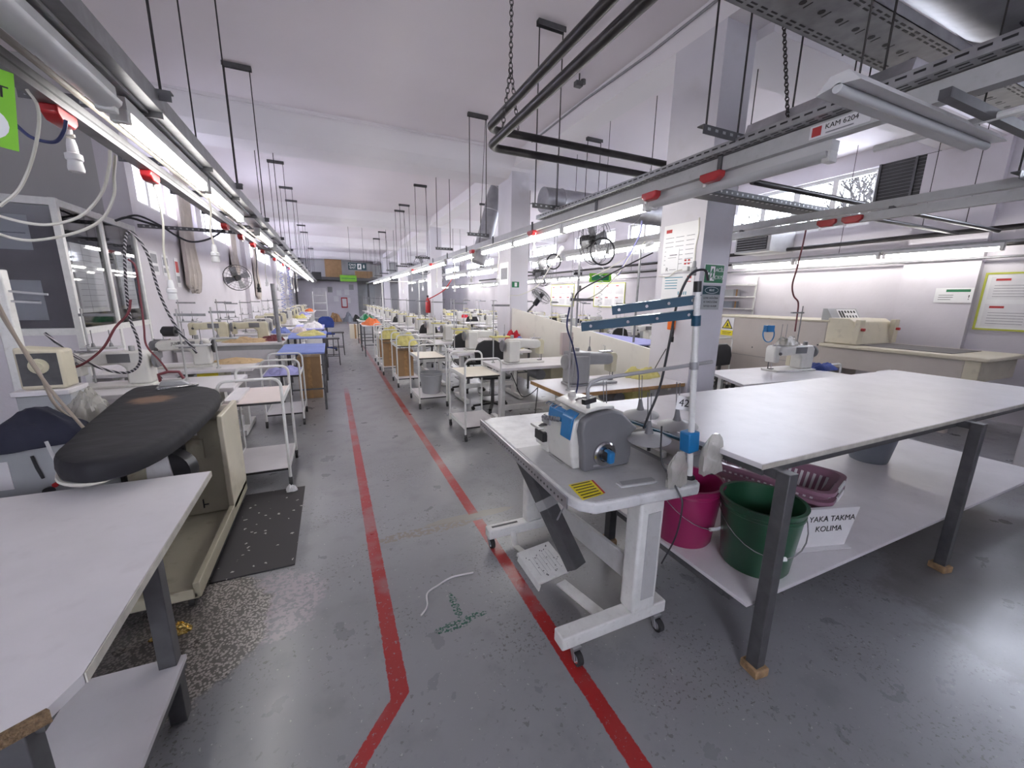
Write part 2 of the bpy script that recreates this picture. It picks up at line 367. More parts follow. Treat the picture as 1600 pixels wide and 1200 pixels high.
def face_empty(name, label, cat, loc, normal, group=None, tilt=0):
    """Empty whose local x is right, y is up and z is out of the sign."""
    nrm = Vector(normal).normalized(); x = Vector((0, 0, 1)).cross(nrm).normalized(); y = nrm.cross(x)
    m = Matrix((x, y, nrm)).transposed()
    o = thing(name, label, cat, loc, 0, group); o.rotation_euler = (m @ Matrix.Rotation(tilt, 3, 'Z')).to_euler(); return o
def arc(c, r, a0, a1, n, u, v):
    c = Vector(c); u = Vector(u); v = Vector(v)
    return [c + u * r * cos(a0 + (a1 - a0) * i / n) + v * r * sin(a0 + (a1 - a0) * i / n) for i in range(n + 1)]
def spline(pts, k=6):
    P = [Vector(p) for p in pts]; P = [P[0] * 2 - P[1]] + P + [P[-1] * 2 - P[-2]]; out = []
    for i in range(1, len(P) - 2):
        for j in range(k):
            t = j / k; a, b, c, d = P[i - 1:i + 3]
            out.append(.5 * ((2 * b) + (c - a) * t + (2 * a - 5 * b + 4 * c - d) * t * t + (3 * b - a - 3 * c + d) * t ** 3))
    out.append(P[-2]); return out
def sag(a, b, d, n=10):
    a, b = Vector(a), Vector(b)
    return [a.lerp(b, i / n) - Vector((0, 0, 4 * d * (i / n) * (1 - i / n))) for i in range(n + 1)]
def cloth_pile(cx, cy, z, rx, ry, h, seed, nx=44, ny=36, folds=1.0):
    """crumpled cloth heap, closed underneath"""
    mb = MB(); vs = []; fs = []; N = lambda a, b, c: noise.noise(Vector((a, b, c)))
    for j in range(ny + 1):
        for i in range(nx + 1):
            u, v = i / nx * 2 - 1, j / ny * 2 - 1
            rr = math.hypot(u, v) or 1; k = max(abs(u), abs(v)) / rr; U, V = u * k, v * k
            rad = math.hypot(U, V); ang = math.atan2(V, U)
            edge = 1 + .30 * N(cos(ang) * 1.6 + seed * 3, sin(ang) * 1.6, seed) + .12 * N(cos(ang) * 5, sin(ang) * 5, seed)
            q = N(U * 1.5 + seed, V * 1.5, seed * .7); wx, wy = U + .25 * N(U * 2, V * 2, seed), V + .25 * N(U * 2 + 9, V * 2, seed)
            rg = 1 - 2.2 * abs(N(wx * 2.6 + seed * 1.7, wy * 2.6, 5.0)); r2 = 1 - 2.2 * abs(N(wx * 6 + seed, wy * 6, 8.0))
            body = max(0, 1 - rad ** 2.4)
            hh = h * body * (.62 + .75 * q) + folds * h * (1 - rad ** 5) * (.26 * rg + .10 * r2)
            vs.append((cx + U * rx * edge + .012 * r2 * folds * rx * 4, cy + V * ry * edge, z + max(.003, hh)))
    for j in range(ny):
        for i in range(nx):
            a = j * (nx + 1) + i; fs.append((a, a + 1, a + nx + 2, a + nx + 1))
    bd = [i for i in range(nx + 1)] + [j * (nx + 1) + nx for j in range(1, ny + 1)] + [ny * (nx + 1) + i for i in range(nx - 1, -1, -1)] + [j * (nx + 1) for j in range(ny - 1, 0, -1)]
    base = len(vs); vs += [(vs[i][0], vs[i][1], z) for i in bd]
    n = len(bd); fs += [(bd[i], base + i, base + (i + 1) % n, bd[(i + 1) % n]) for i in range(n)]; fs.append(tuple(range(base, base + n)))
    return mb.add(vs, fs)
def merge(o, mb, m):
    """add surface detail (slots, holes, print) to the mesh of a part, in its own material"""
    import bmesh
    me = o.data; me.materials.append(M[m]); k = len(me.materials) - 1; bm = bmesh.new(); bm.from_mesh(me)
    vs = [bm.verts.new(v) for v in mb.v]
    for f in mb.f:
        try: q = bm.faces.new([vs[i] for i in f]); q.material_index = k
        except ValueError: pass
    bm.to_mesh(me); bm.free(); return o
def ordw(i): return ['nearest', 'second', 'third', 'fourth', 'fifth', 'sixth', 'seventh', 'eighth', 'ninth', 'tenth', 'eleventh', 'twelfth', 'thirteenth', 'fourteenth', 'fifteenth', 'sixteenth', 'seventeenth', 'eighteenth', 'nineteenth', 'twentieth'][i]
rnd = random.Random(7)
# ================================================================ THE ROOM
def wall(name, mb, m='wall'): return struct(mb.build(name, m, smooth=False))
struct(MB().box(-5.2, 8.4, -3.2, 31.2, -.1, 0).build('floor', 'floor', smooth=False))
struct(MB().box(-5.2, 8.4, -3.2, 31.2, 3.9, 4.0).build('ceiling', 'ceil', smooth=False))
XL, XR, H0 = -2.05, 8.0, 3.9
RW = [(-1.0, 1.75), (3.85, 6.35), (7.3, 9.7), (10.3, 12.5), (13.8, 16.0), (16.6, 18.7), (20.3, 24.8), (26.6, 30)]
LW = [(6.62, 9.1), (9.45, 12.2), (13.7, 18.8), (20.3, 25), (26.6, 30.2)]
mb = MB().box(XR, XR + .25, -3, 31, 0, 2.76).box(XR, XR + .25, -3, 31, 3.62, H0)
prev = -3
for a, b in RW: mb.box(XR, XR + .25, prev, a, 2.76, 3.62); prev = b
mb.box(XR, XR + .25, prev, 31, 2.76, 3.62); wall('wall_right', mb)
mb = MB().box(XL - .25, XL, 6.4, 31, 0, 2.58).box(XL - .25, XL, 6.4, 31, 3.3, H0)
prev = 6.4
for a, b in LW: mb.box(XL - .25, XL, prev, a, 2.58, 3.3); prev = b
mb.box(XL - .25, XL, prev, 31, 2.58, 3.3); wall('wall_left', mb)
wall('wall_alcove', MB().box(-5, XL - .25, 6.4, 6.65, 0, H0), 'farwall')  # the grey carries the shade this alcove wall lies in
wall('wall_far_left', MB().box(-5.2, -5, -3, 6.65, 0, H0))
mb = MB().box(-5, 8, -3.2, -3, 0, 1.6).box(-5, 8, -3.2, -3, 2.7, H0)
prev = -5
for a, b in ((-1.9, -.1), ): mb.box(prev, a, -3.2, -3, 1.6, 2.7); prev = b  # unseen window opening, added behind the camera to daylight the near tables
mb.box(prev, 8, -3.2, -3, 1.6, 2.7); wall('wall_back', mb)
wall('wall_far', MB().box(XL - .25, 8.25, 31, 31.2, 0, H0), 'farwall')
wn = 1
def window(x, y0, y1, z0, z1, side, pane, m='wpaint'):
    global wn
    n = max(2, round((y1 - y0) / .56)); mb = MB(); d = .05; xo = x + side * .1
    a, b = sorted((xo - d / 2, xo + d / 2))
    mb.box(a, b, y0, y1, z0, z0 + .06).box(a, b, y0, y1, z1 - .06, z1)
    for i in range(n + 1):
        y = y0 + (y1 - y0) * i / n; w = .045 if i % 2 else .06
        mb.box(a, b, max(y0, y - w), min(y1, y + w), z0 + .06, z1 - .06)
    if side > 0: mb.box(a + .005, b - .005, y0, y1, z0 + (z1 - z0) * .36, z0 + (z1 - z0) * .36 + .025)
    o = struct(mb.build('window_%d' % wn, m, smooth=False)); wn += 1
    MB().box(xo - .004, xo + .004, y0 + .02, y1 - .02, z0 + .02, z1 - .02).build('pane', pane, o, smooth=False)
for a, b in RW: window(XR, a, b, 2.76, 3.62, 1, 'glass')
for a, b in LW: window(XL, a, b, 2.58, 3.3, -1, 'frost')
tn = 1
def trim(mb, m='beam', smooth=False):
    global tn
    o = struct(mb.build('trim_%d' % tn, m, smooth=smooth)); tn += 1; return o
COLY = [(2.64, 3.16), (6.77, 7.38), (13.0, 13.6), (19.2, 19.8), (25.4, 26.0)]
# ceiling beams: four across the hall, one along the row of columns
for y0, y1 in COLY[1:]:
    a, b = y0 - .15, y1 + .25
    trim(MB().prism([(a - .1, H0), (a + .12, 3.66), (a + .3, 3.55), (b - .2, 3.55), (b, 3.66), (b + .3, H0)], XL, XR, 'x'))
trim(MB().box(3.0, 3.36, -3, 31, 3.68, H0)); trim(MB().box(3.36, XR, 2.5, 3.1, 3.6, H0))
for y0, y1 in COLY: trim(MB().box(3.0, 3.35, y0, y1, 0, 3.68), 'col')
for y0, y1 in COLY[2:]: trim(MB().box(XL, XL + .10, y0 - .1, y1 + .1, 0, 3.6), 'wall')
trim(MB().box(7.9, XR, 2.45, 3.25, 0, 3.6), 'wall')
# thin conduit runs clipped under the slab
trim(MB().tube([(XL + .05, 6.5, 3.87), (-1.2, 6.56, 3.86), (.2, 6.5, 3.85), (1.5, 6.53, 3.86), (2.95, 6.55, 3.85)], .012, 6), 'beam')
trim(MB().tube([(2.985, 2.0, 3.87), (2.985, 3.5, 3.83), (2.985, 4.6, 3.86), (2.985, 6.0, 3.84)], .012, 6), 'steel_mid')

# ---- trees outside the right-hand windows
def bare_tree(x, y, seed, label):
    r = random.Random(seed); mb = MB()
    def br(p, d, L, rad, k):
        q = p + d * L; mb.cyl(p, q, rad, rad * .7, 5, False)
        if k == 0: return
        for _ in range(3):
            e = (d + Vector((r.uniform(-.7, .7), r.uniform(-.8, .8), r.uniform(-.3, .6)))).normalized(); br(q, e, L * r.uniform(.6, .85), rad * .66, k - 1)
    mb.cyl((x, y, 0), (x, y, 1.6), .11, .09, 6); br(Vector((x, y, 1.6)), Vector((0, 0, 1)), .75, .08, 7)
    tag(mb.build('bare_tree', 'bark', smooth=False), label, 'tree', 'bare trees outside')
bare_tree(9.7, 4.9, 3, 'bare branching tree outside the window beside the dark covered opening')
bare_tree(12.5, 8.6, 5, 'bare tree outside the window behind the air heater')

# ================================================================ LEFT FOREGROUND TABLE
t = thing('packing_table', 'white-topped table with dark steel legs and a lower shelf, in the left foreground', 'table', (-1.4, 1.5, 0))
def loc(mb, ox=-1.4, oy=1.5, oz=0):
    mb.v = [(a - ox, b - oy, c - oz) for a, b, c in mb.v]; return mb
poly = [(-2.3, .88), (-.635, .88), (-.56, .925), (-.535, 1.0), (-.555, 2.1), (-2.3, 2.12)]
loc(MB().prism(poly, .682, .708)).build('tabletop', 'lam', t, smooth=False)
edge = MB()
pp = poly[1:5]
edge.prism([(-.636, .877), (-.552, .925), (-.56, .932), (-.64, .884)], .68, .7085)
loc(edge).build('broken_edge', 'chip', t, smooth=False)['label'] = 'corner with its edge strip broken off to brown chipboard'
es = MB(); es.prism([(-.533, 1.0), (-.530, 1.0), (-.551, 2.1), (-.555, 2.1)], .684, .7085)
loc(es).build('edge_strip', 'edge', t, smooth=False)
loc(MB().prism([(-2.2, .95), (-.56, .95), (-.56, 1.55), (-2.2, 1.6)], .222, .24)).build('lower_shelf', 'lam', t, smooth=False)
fr = MB(); fr.box(-.62, -.58, .95, 2.05, .64, .68).box(-2.2, -.6, 1.50, 1.54, .64, .68).box(-2.2, -.6, .95, .99, .64, .68).box(-2.2, -.6, .95, .98, .19, .22).box(-.59, -.565, .95, 1.55, .19, .22)
loc(fr).build('frame_rail', 'steel', t, smooth=False)
for x, y in ((-.60, 1.53), (-.62, .95), (-2.15, 1.53), (-2.15, .95)):
    loc(MB().box(x - .025, x + .025, y - .025, y + .025, 0, .682)).build('leg', 'steel', t, bevel=.003)

# ================================================================ BIG CUTTING TABLE (right)
t = thing('cutting_table', 'large white table on dark steel legs with a full lower shelf, right foreground', 'table', (3.1, 1.35, 0))
L = lambda mb: loc(mb, 3.1, 1.35)
L(MB().prism([(1.43, .875), (4.72, .875), (4.72, 1.85), (1.40, 1.85)], .888, .91)).build('tabletop', 'lam', t, bevel=.002)
L(MB().box(1.425, 4.72, .872, .875, .889, .908)).build('edge_strip', 'edge', t, smooth=False)
L(MB().prism([(1.46, .87), (4.75, .87), (4.75, 1.74), (1.46, 1.74)], .282, .30)).build('lower_shelf', 'lam', t, bevel=.002)
L(MB().box(1.47, 4.7, .90, .94, .848, .888).box(1.47, 4.7, 1.76, 1.80, .848, .888).box(1.47, 1.51, .94, 1.76, .848, .888).box(4.66, 4.7, .94, 1.76, .848, .888).box(3.08, 3.12, .94, 1.76, .848, .888)).build('frame_rail', 'steel', t, smooth=False)
L(MB().box(1.47, 4.7, .95, .985, .25, .282).box(1.47, 4.7, 1.72, 1.75, .25, .282).box(1.465, 1.50, .98, 1.7, .25, .282)).build('shelf_rail', 'steel', t, smooth=False)
for x in (1.50, 3.12, 4.62):
    L(MB().box(x - .025, x + .025, .80, .85, .035, .888).box(x - .02, x + .02, .84, .92, .85, .888)).build('leg', 'steel', t, bevel=.003)
for x in (1.50, 3.12, 4.62):
    L(MB().box(x - .025, x + .025, 1.76, 1.81, 0.035, .888)).build('leg', 'steel', t, bevel=.003)
for x, y in ((1.50, .825), (3.12, .825), (4.62, .825), (1.5, 1.785), (3.12, 1.785), (4.62, 1.785)):
    w = MB().box(-.035, .035, -.04, .04, 0, .04)
    o = w.build('wood_block', 'wood', bevel=.006); o.location = (x, y, 0); o.rotation_euler = (0, 0, rnd.uniform(-.3, .3)); 
    lab = {(1.50, .825): 'rough wooden block under the nearest leg of the big white table', (3.12, .825): 'small wooden block under the middle front leg of the big white table',
           (4.62, .825): 'wooden block under the far right front leg of the big white table'}.get((x, y), 'wooden block under the back leg of the big white table nearest x %s' % '')
    if y > 1: lab = {1.5: 'wooden block under the left back leg of the big white table', 3.12: 'wooden block under the middle back leg of the big white table', 4.62: 'wooden block under the right back leg of the big white table'}[x]
    tag(o, lab, 'block', 'wooden blocks under the table legs')

# buckets
def bucket(x, y, z, r0, r1, h, m, label, handle=True, ang=0, cat='bucket', mh='chrome'):
    t = thing('bucket', label, cat, (x, y, z), ang, 'plastic buckets')
    th = .006
    MB().lathe([(.001, 0), (r0 * .95, 0), (r0, .012), (r1 * .985, h - .05), (r1 + .004, h - .045), (r1 + .004, h - .035), (r1, h - .03), (r1 + .008, h - .008), (r1 + .010, h), (r1 - th, h), (r1 - th - .004, h - .03), (r0 - th, th), (.001, th)], n=48).build('body', m, t)
    if handle:
        a0 = Vector((r1 + .008, 0, h - .05)); pts = [Vector((cos(a) * (r1 + .012), -sin(a) * .03 - sin(a) * (r1 * .98), h - .05 - sin(a) * .13)) for a in [i * pi / 14 for i in range(15)]]
        MB().tube(pts, .0025, 6).build('handle', mh, t)
        MB().tube(pts[6:9], .009, 8).build('grip', 'signwhite', t)
    return t
bucket(1.605, 1.34, .30, .135, .163, .32, 'magenta', 'magenta plastic bucket on the lower shelf of the big white table')
bucket(1.745, 1.045, .30, .142, .168, .325, 'green', 'dark green plastic bucket on the lower shelf behind the near leg', ang=R(-35))
bucket(3.80, 1.53, .30, .12, .155, .27, 'bluegrey', 'grey-blue plastic bucket farther along the lower shelf', False)
# stacked laundry baskets
def basket(z, label, tape):
    t = thing('laundry_basket', label, 'basket', (2.27, 1.345, z), R(-73), 'stacked mauve laundry baskets')
    def rr(a, b, r, n=6):
        out = []
        for cx, cy, s0 in ((a - r, b - r, 0), (-a + r, b - r, pi / 2), (-a + r, -b + r, pi), (a - r, -b + r, 3 * pi / 2)):
            out += [(cx + r * cos(s0 + i * pi / 2 / n), cy + r * sin(s0 + i * pi / 2 / n)) for i in range(n + 1)]
        return out
    lay = [(0, .24, .13, .05), (.20, .305, .185, .07), (.205, .325, .205, .08), (.225, .325, .205, .08)]
    mb = MB(); m_ = len(rr(1, 1, .1)); vs = []
    for zz, a, b, r in lay: vs += [(p, q, zz) for p, q in rr(a, b, r)]
    a_in = [(.225, .30, .18, .07), (.20, .295, .175, .065), (.01, .232, .122, .05)]
    for zz, a, b, r in a_in: vs += [(p, q, zz) for p, q in rr(a, b, r)]
    k = len(lay) + 3; fs = []
    for i in range(k - 1):
        for j in range(m_): fs.append((i * m_ + j, i * m_ + (j + 1) % m_, (i + 1) * m_ + (j + 1) % m_, (i + 1) * m_ + j))
    fs.append(tuple(range(m_ - 1, -1, -1))); fs.append(tuple((k - 1) * m_ + j for j in range(m_)))
    mb.add(vs, fs).build('body', 'mauve', t)
    sl = MB()
    for i in range(-8, 9):
        x = i * .03
        for s in (-1, 1): sl.obox((x, s * .1745, .185), (x * .93, s * .150, .07), .012, .022, (0, 1, 0))
    for i in range(-3, 4):
        y = i * .032
        for s in (-1, 1): sl.obox((s * .2945, y, .185), (s * .268, y, .07), .012, .022, (1, 0, 0))
    sl.build('slot_light', 'lam', t, smooth=False)['label'] = 'pale bars standing in for light through the basket openings'  # pale colour painted in for light showing through the basket slots
    MB().ring((0, 0, .01), .01, .002).build('drain', 'mauve', t)
    MB().box(.322, .330, -.07, .07, .203, .228).build('tape', 'signwhite', t)['label'] = 'strip of pale packing tape on the rim'
    return t
basket(.302, 'lower mauve laundry basket of the stack beneath the big white table', 1)
basket(.352, 'upper mauve laundry basket of the stack beneath the big white table', 1)
# cardboard sleeve with writing in front of the baskets
t = face_empty('label_box', 'white card box marked YAKA TAKMA KOLIMA behind the green bucket', 'box', (2.15, .985, .302), (-.28, -1, 0))
MB().prism([(-.15, 0), (.15, 0), (.20, .21), (-.17, .21)], -.02, 0).build('panel', 'paper', t, smooth=False)
text('lettering', 'YAKA TAKMA', .042, 'ink', t, (.05, .155, .001)); text('lettering', 'KOLIMA', .042, 'ink', t, (.04, .10, .001))
MB().box(-.15, .16, -.0, .004, -.02, .03).build('flap', 'paper', t, smooth=False)

# ================================================================ RUBBER MAT AND FLOOR LITTER
o = MB().box(-.20, .20, -.52, .52, 0, .008).build('rubber_mat', 'mat', bevel=.002); o.location = (-.49, 2.83, 0)
tag(o, 'black speckled rubber mat on the floor beside the ironing cabinet', 'mat')
o = cloth_pile(0, 0, 0, .04, .03, .035, 4, 14, 12, 2.5).build('paper_wad', 'paper', smooth=False); o.location = (-.38, 3.30, .008)
tag(o, 'crumpled white paper by the caster of the nearest left trolley', 'litter')
o = cloth_pile(0, 0, 0, .075, .035, .035, 9, 22, 18, 2.2).build('foil_scrap', 'foil', smooth=False); o.location = (-.77, 2.0, 0)
tag(o, 'crumpled gold foil on the worn floor by the left table leg', 'litter')
o = MB().tube(spline([(0.29, 1.655, .006), (.33, 1.70, .008), (.35, 1.79, .005), (.42, 1.83, .004), (.50, 1.86, .004), (.62, 1.85, .004)], 6), .0045, 6).build('thread_scrap', 'whcloth')
tag(o, 'white thread scrap lying on the floor between the red lines', 'litter')
# ================================================================ OVERLOCK STATION IN THE FOREGROUND
t = thing('overlock_stand', 'grey-white sewing table on casters standing over the right red line', 'table', (1.08, 1.68, 0))
ox, oy = 1.08, 1.68
L = lambda mb: loc(mb, ox, oy)
z0, z1 = .70, .745
# top with rounded front-left corner
near = [(.80, 1.22), (.815, 1.16), (.86, 1.115), (1.36, 1.08), (1.39, 1.10), (1.40, 1.30), (1.40, 2.28), (.90, 2.30), (.83, 2.26)]
L(MB().prism(near, z0, z1)).build('tabletop', 'lam_scuff', t, bevel=.008)
pl = [(.80, 1.22), (.815, 1.16), (.86, 1.115), (1.36, 1.08), (1.39, 1.10), (1.40, 1.30), (1.40, 1.55), (.81, 1.55)]
L(MB().prism([(a + (.01 if a < 1 else -.01), b + .01) for a, b in pl[:3]] + [(1.355, 1.09), (1.385, 1.108), (1.39, 1.30), (1.39, 1.74), (.82, 1.74)], z1, z1 + .004)).build('cover_plate', 'gpaint', t, bevel=.002)['label'] = 'grey painted metal cover plate under the machine'
# perforated edge guard along the aisle
eg = L(MB().obox((.787, 1.2, .722), (.818, 2.28, .722), .008, .05)).build('edge_guard', 'galv', t, smooth=False)
mb = MB()
for i in range(34):
    k = i / 33; x = .7815 + .031 * k; y = 1.23 + 1.02 * k
    mb.cyl((x + .001, y, .722), (x - .001, y, .722), .005, n=8)
merge(eg, L(mb), 'steel')
L(MB().box(.93, 1.0, 1.48, 1.60, z1 + .003, z1 + .0065)).build('knee_slot', 'mmid', t, smooth=False)['label'] = 'recessed chute opening in front of the machine'
L(MB().box(.945, .985, 1.495, 1.585, z1 + .006, z1 + .0075)).build('chute_hole', 'black', t, smooth=False)
# recessed tray
L(MB().prism([(1.03, 1.175), (1.20, 1.155), (1.215, 1.165), (1.22, 1.205), (1.05, 1.225), (1.03, 1.215)], z1 + .003, z1 + .012)).build('tool_tray', 'gpaint', t, bevel=.004)
L(MB().prism([(1.04, 1.182), (1.195, 1.163), (1.205, 1.17), (1.208, 1.198), (1.052, 1.216)], z1 + .0121, z1 + .0128)).build('tray_well', 'mmid', t, smooth=False)
o = L(MB().prism([(.845, 1.284), (.828, 1.155), (.935, 1.165), (.958, 1.286)], z1 + .0045, z1 + .0052)).build('warning_label', 'yellow', t, smooth=False)
mb = MB()
for i in range(6):
    k = (i + .5) / 6; a = Vector((.845, 1.284, 0)).lerp(Vector((.828, 1.155, 0)), k); b = Vector((.958, 1.286, 0)).lerp(Vector((.935, 1.165, 0)), k)
    a = a.lerp(b, .08); b = a.lerp(b, .9); mb.obox((a.x, a.y, z1 + .0056), (b.x, b.y, z1 + .0056), .006, .0006)
merge(o, L(mb), 'ink')
L(MB().obox((.94, 1.168, z1 + .0058), (.962, 1.283, z1 + .0058), .008, .0006)).build('label_edge', 'redink', t, smooth=False)
# stands
for y, nm in ((1.19, 'near'), (2.03, 'far')):
    L(MB().box(.77, 1.33, y - .035, y + .035, .075, .135)).build('foot_beam', 'wpaint', t, bevel=.006)
    if nm == 'near': L(MB().box(1.12, 1.25, y - .045, y + .045, .135, z0)).build('upright', 'wpaint', t, bevel=.012)
    else: L(MB().box(1.02, 1.13, y - .035, y + .035, .135, z0)).build('upright', 'wpaint', t, bevel=.01)
L(MB().prism([(1.16, .20), (1.23, .20), (1.23, .62), (1.16, .62)], 1.1425, 1.146, 'y')).build('upright_panel', 'gpaint', t, smooth=False)
mb = MB()
for sy in (2.03,): mb.box(.80, .97, sy - .008, sy + .008, .1352, .137)
L(mb).build('slot', 'steel', t, smooth=False)
L(MB().obox((1.16, 1.22, .30), (1.10, 2.0, .30), .02, .12)).build('cross_brace', 'gpaint', t, bevel=.003)
L(MB().box(1.14, 1.17, 1.3, 1.9, .64, .70)).build('motor_bracket', 'gpaint', t, smooth=False)
L(MB().box(1.10, 1.30, 1.45, 1.75, .5, .68)).build('motor', 'mgrey', t, bevel=.01)
for x, y in ((.80, 2.05), (1.28, 2.05), (.84, 1.165), (1.28, 1.165)):
    c = L(MB().box(x - .02, x + .02, y - .02, y + .02, .064, .075).prism([(y - .012, .07), (y + .012, .07), (y - .012, .02), (y - .03, .02)], x - .02, x - .015, 'x').prism([(y - .012, .07), (y + .012, .07), (y - .012, .02), (y - .03, .02)], x + .015, x + .02, 'x')).build('caster', 'galv', t)
    w = L(MB().cyl((x - .012, y - .022, .030), (x + .012, y - .022, .030), .030, n=20)).build('wheel', 'rubber', c); merge(w, L(MB().cyl((x - .0125, y - .022, .03), (x + .0125, y - .022, .03), .019, n=16)), 'chrome')
# scrap chute (dark folded channel) and treadle
ch = MB(); a = Vector((.885, 1.80, .69)); b = Vector((1.02, 1.44, .205)); d = (b - a).normalized()
sx = Vector((.94, .34, 0)).normalized(); up = sx.cross(d)
for s, w_, off in ((0, .075, -.03), ): ch.obox(a + up * off, b + up * off, .004, .08, sx)
ch.obox(a + sx * .04, b + sx * .04, .004, .06, up).obox(a - sx * .04, b - sx * .04, .004, .06, up)
L(ch).build('scrap_chute', 'steel', t, smooth=False)
ch = MB(); m_ = a.lerp(b, .42); n_ = a.lerp(b, .50); ch.obox(m_ + sx * .044, n_ + sx * .044, .004, .066, up).obox(m_ - sx * .044, n_ - sx * .044, .004, .066, up)
L(ch.obox(m_ - up * .031, n_ - up * .031, .006, .09, sx)).build('chute_sleeve', 'mmid', t, smooth=False)
pd = MB(); q = Vector((.925, 1.60, .15)); e1 = Vector((.21, .05, 0)).normalized(); e2 = Vector((-.03, .20, .055)).normalized(); nn = e1.cross(e2)
pd.obox(q - e2 * .10, q + e2 * .10, .21, .012, nn).obox(q + e2 * .10 - nn * .015, q + e2 * .10 + nn * .005, .21, .01, e2).obox(q - e1 * .10 - e2 * .1 - nn * .02, q - e1 * .10 + e2 * .1 - nn * .02, .006, .04, nn).obox(q + e1 * .10 - e2 * .1 - nn * .02, q + e1 * .10 + e2 * .1 - nn * .02, .006, .04, nn)
ped = L(pd).build('treadle', 'wpaint', t, bevel=.003)
g = MB()
for i in range(-3, 4):
    g.obox(q + e1 * (i * .022) - e2 * .06 + nn * .0065, q + e1 * (i * .022) + e2 * .05 + nn * .0065, .003, .001, nn)
merge(ped, L(g), 'gpaint'); g = MB(); r_ = random.Random(3)
for i in range(26):
    c_ = q + e1 * r_.uniform(-.09, .09) + e2 * r_.uniform(-.08, .08) + nn * .0068; g.obox(c_, c_ + e1 * r_.uniform(.003, .010) + e2 * r_.uniform(-.006, .006), .004, .001, nn)
merge(ped, L(g), 'steel')
L(MB().obox((.93, 2.03, .12), (.91, 1.92, .05), .035, .006, (0, -.4, 1)).obox((.91, 1.92, .05), (.91, 1.76, .09), .035, .006)).build('treadle_arm', 'wpaint', t, smooth=False)
L(MB().obox((.97, 1.50, .09), (1.02, 1.24, .10), .06, .008)).build('treadle_arm', 'wpaint', t, smooth=False)
L(MB().tube([(.90, 1.33, .70), (.885, 1.36, .62), (.87, 1.40, .52)], .004, 6).cyl((.90, 1.33, .672), (.90, 1.33, .70), .012)).build('lift_rod', 'galv', t)
L(MB().box(1.22, 1.25, 1.62, 1.66, .35, .70)).build('power_switch', 'black', t, smooth=False)

# ---- overlock machine
t = thing('overlock_machine', 'white and grey overlock sewing machine with bright blue thread-guide panel', 'sewing machine', (1.07, 1.53, z1 + .004)); t.scale = (.97, 1, .93)
# local: x to the back (+X), y along Y.  front face at x=-.13
k = MB()
prof = [(-.10, 0), (.16, 0), (.17, .05), (.165, .16), (.20, .185), (.165, .215), (.10, .275), (.04, .295), (-.06, .285), (-.115, .255), (-.125, .20), (-.11, .12)]
k.prism([(x, z) for x, z in prof], -.17, -.125, 'y').build('side_cover', 'mgrey', t, bevel=.012, seg=3)['label'] = 'dark grey rounded handwheel-side cover'
MB().prism([(-.13, 0), (.10, 0), (.10, .24), (.04, .285), (-.06, .275), (-.135, .24), (-.15, .13)], -.125, .10, 'y').build('body', 'mwhite', t, bevel=.012, seg=3)
MB().prism([(-.105, .287), (-.02, .30), (.05, .298), (.06, .30), (.055, .312), (-.04, .316), (-.10, .30)], -.16, .10, 'y').build('top_cover', 'mwhite', t, bevel=.006)
MB().box(-.14, -.02, .09, .17, 0, .13).build('looper_cover', 'mwhite', t, bevel=.012, seg=3)
MB().box(-.17, .02, .14, .23, .118, .132).build('cloth_plate', 'mwhite', t, bevel=.003)
MB().box(-.155, -.10, .12, .20, .03, .118).build('front_cover', 'mwhite', t, bevel=.01)
MB().prism([(-.130, .250), (-.142, .175), (-.145, .150), (-.152, .150), (-.144, .25), (-.124, .274), (-.10, .280)], -.118, -.035, 'y').build('blue_panel', 'blue', t, bevel=.006)['label'] = 'bright blue front panel'
MB().prism([(-.120, .268), (-.140, .215), (-.147, .215), (-.138, .262), (-.12, .276)], -.035, .09, 'y').build('guide_panel', 'blue', t, bevel=.003)['label'] = 'bright blue thread-guide strip'
hw = MB(); hw.lathe([(.001, .0), (.05, 0), (.060, .006), (.060, .018), (.053, .024), (.036, .024), (.032, .018), (.001, .018)], (.0, -.17, .085), 32, (0, -1, 0)).build('handwheel_rim', 'chrome', t)
w_ = MB().lathe([(.001, 0), (.026, 0), (.028, .028), (.024, .034), (.001, .034)], (.0, -.188, .085), 24, (0, -1, 0)).build('handwheel', 'black', t)
MB().box(-.016, .016, -.240, -.190, .055, .115).build('knob', 'blue', w_, bevel=.01, seg=3)['label'] = 'bright blue handwheel knob'
for i in range(5):
    y = -.02 + i * .028
    d_ = MB().lathe([(.001, 0), (.013, 0), (.013, .008), (.008, .012), (.008, .026), (.001, .028)], (-.152, y, .225 - .006 * i), 14, (-1, 0, .35)).build('tension_dial', 'mgrey', t)
for i in range(4):
    MB().tube([(-.13, -.01 + i * .03, .285), (-.15, -.01 + i * .03, .292), (-.168, -.01 + i * .03, .283)], .0035, 6).build('thread_guide', 'chrome', t)
MB().box(-.155, -.125, .06, .14, .165, .20).build('presser_arm', 'mmid', t, bevel=.006)
MB().cyl((-.13, .155, .135), (-.13, .155, .20), .004).cyl((-.12, .165, .135), (-.12, .165, .20), .003).build('needle_bar', 'chrome', t)
MB().prism([(-.16, .134), (-.10, .134), (-.10, .15), (-.14, .145)], .145, .165, 'y').build('presser_foot', 'steel', t, bevel=.002)
MB().box(-.165, -.12, .10, .19, .06, .112).build('looper_gap', 'black', t, bevel=.004)
MB().lathe([(.02, 0), (.02, .02), (.012, .028), (.001, .028)], (-.03, .06, .312), 16).build('oil_cap', 'mwhite', t)
MB().tube([(-.06, -.02, .314), (-.05, -.03, .325), (0, -.03, .327), (.04, -.01, .325), (.04, .03, .316)], .006, 6).build('top_handle', 'chrome', t)
MB().cyl((.13, .12, .06), (.13, .12, .24), .03, .03, 18).build('motor_housing', 'mgrey', t)
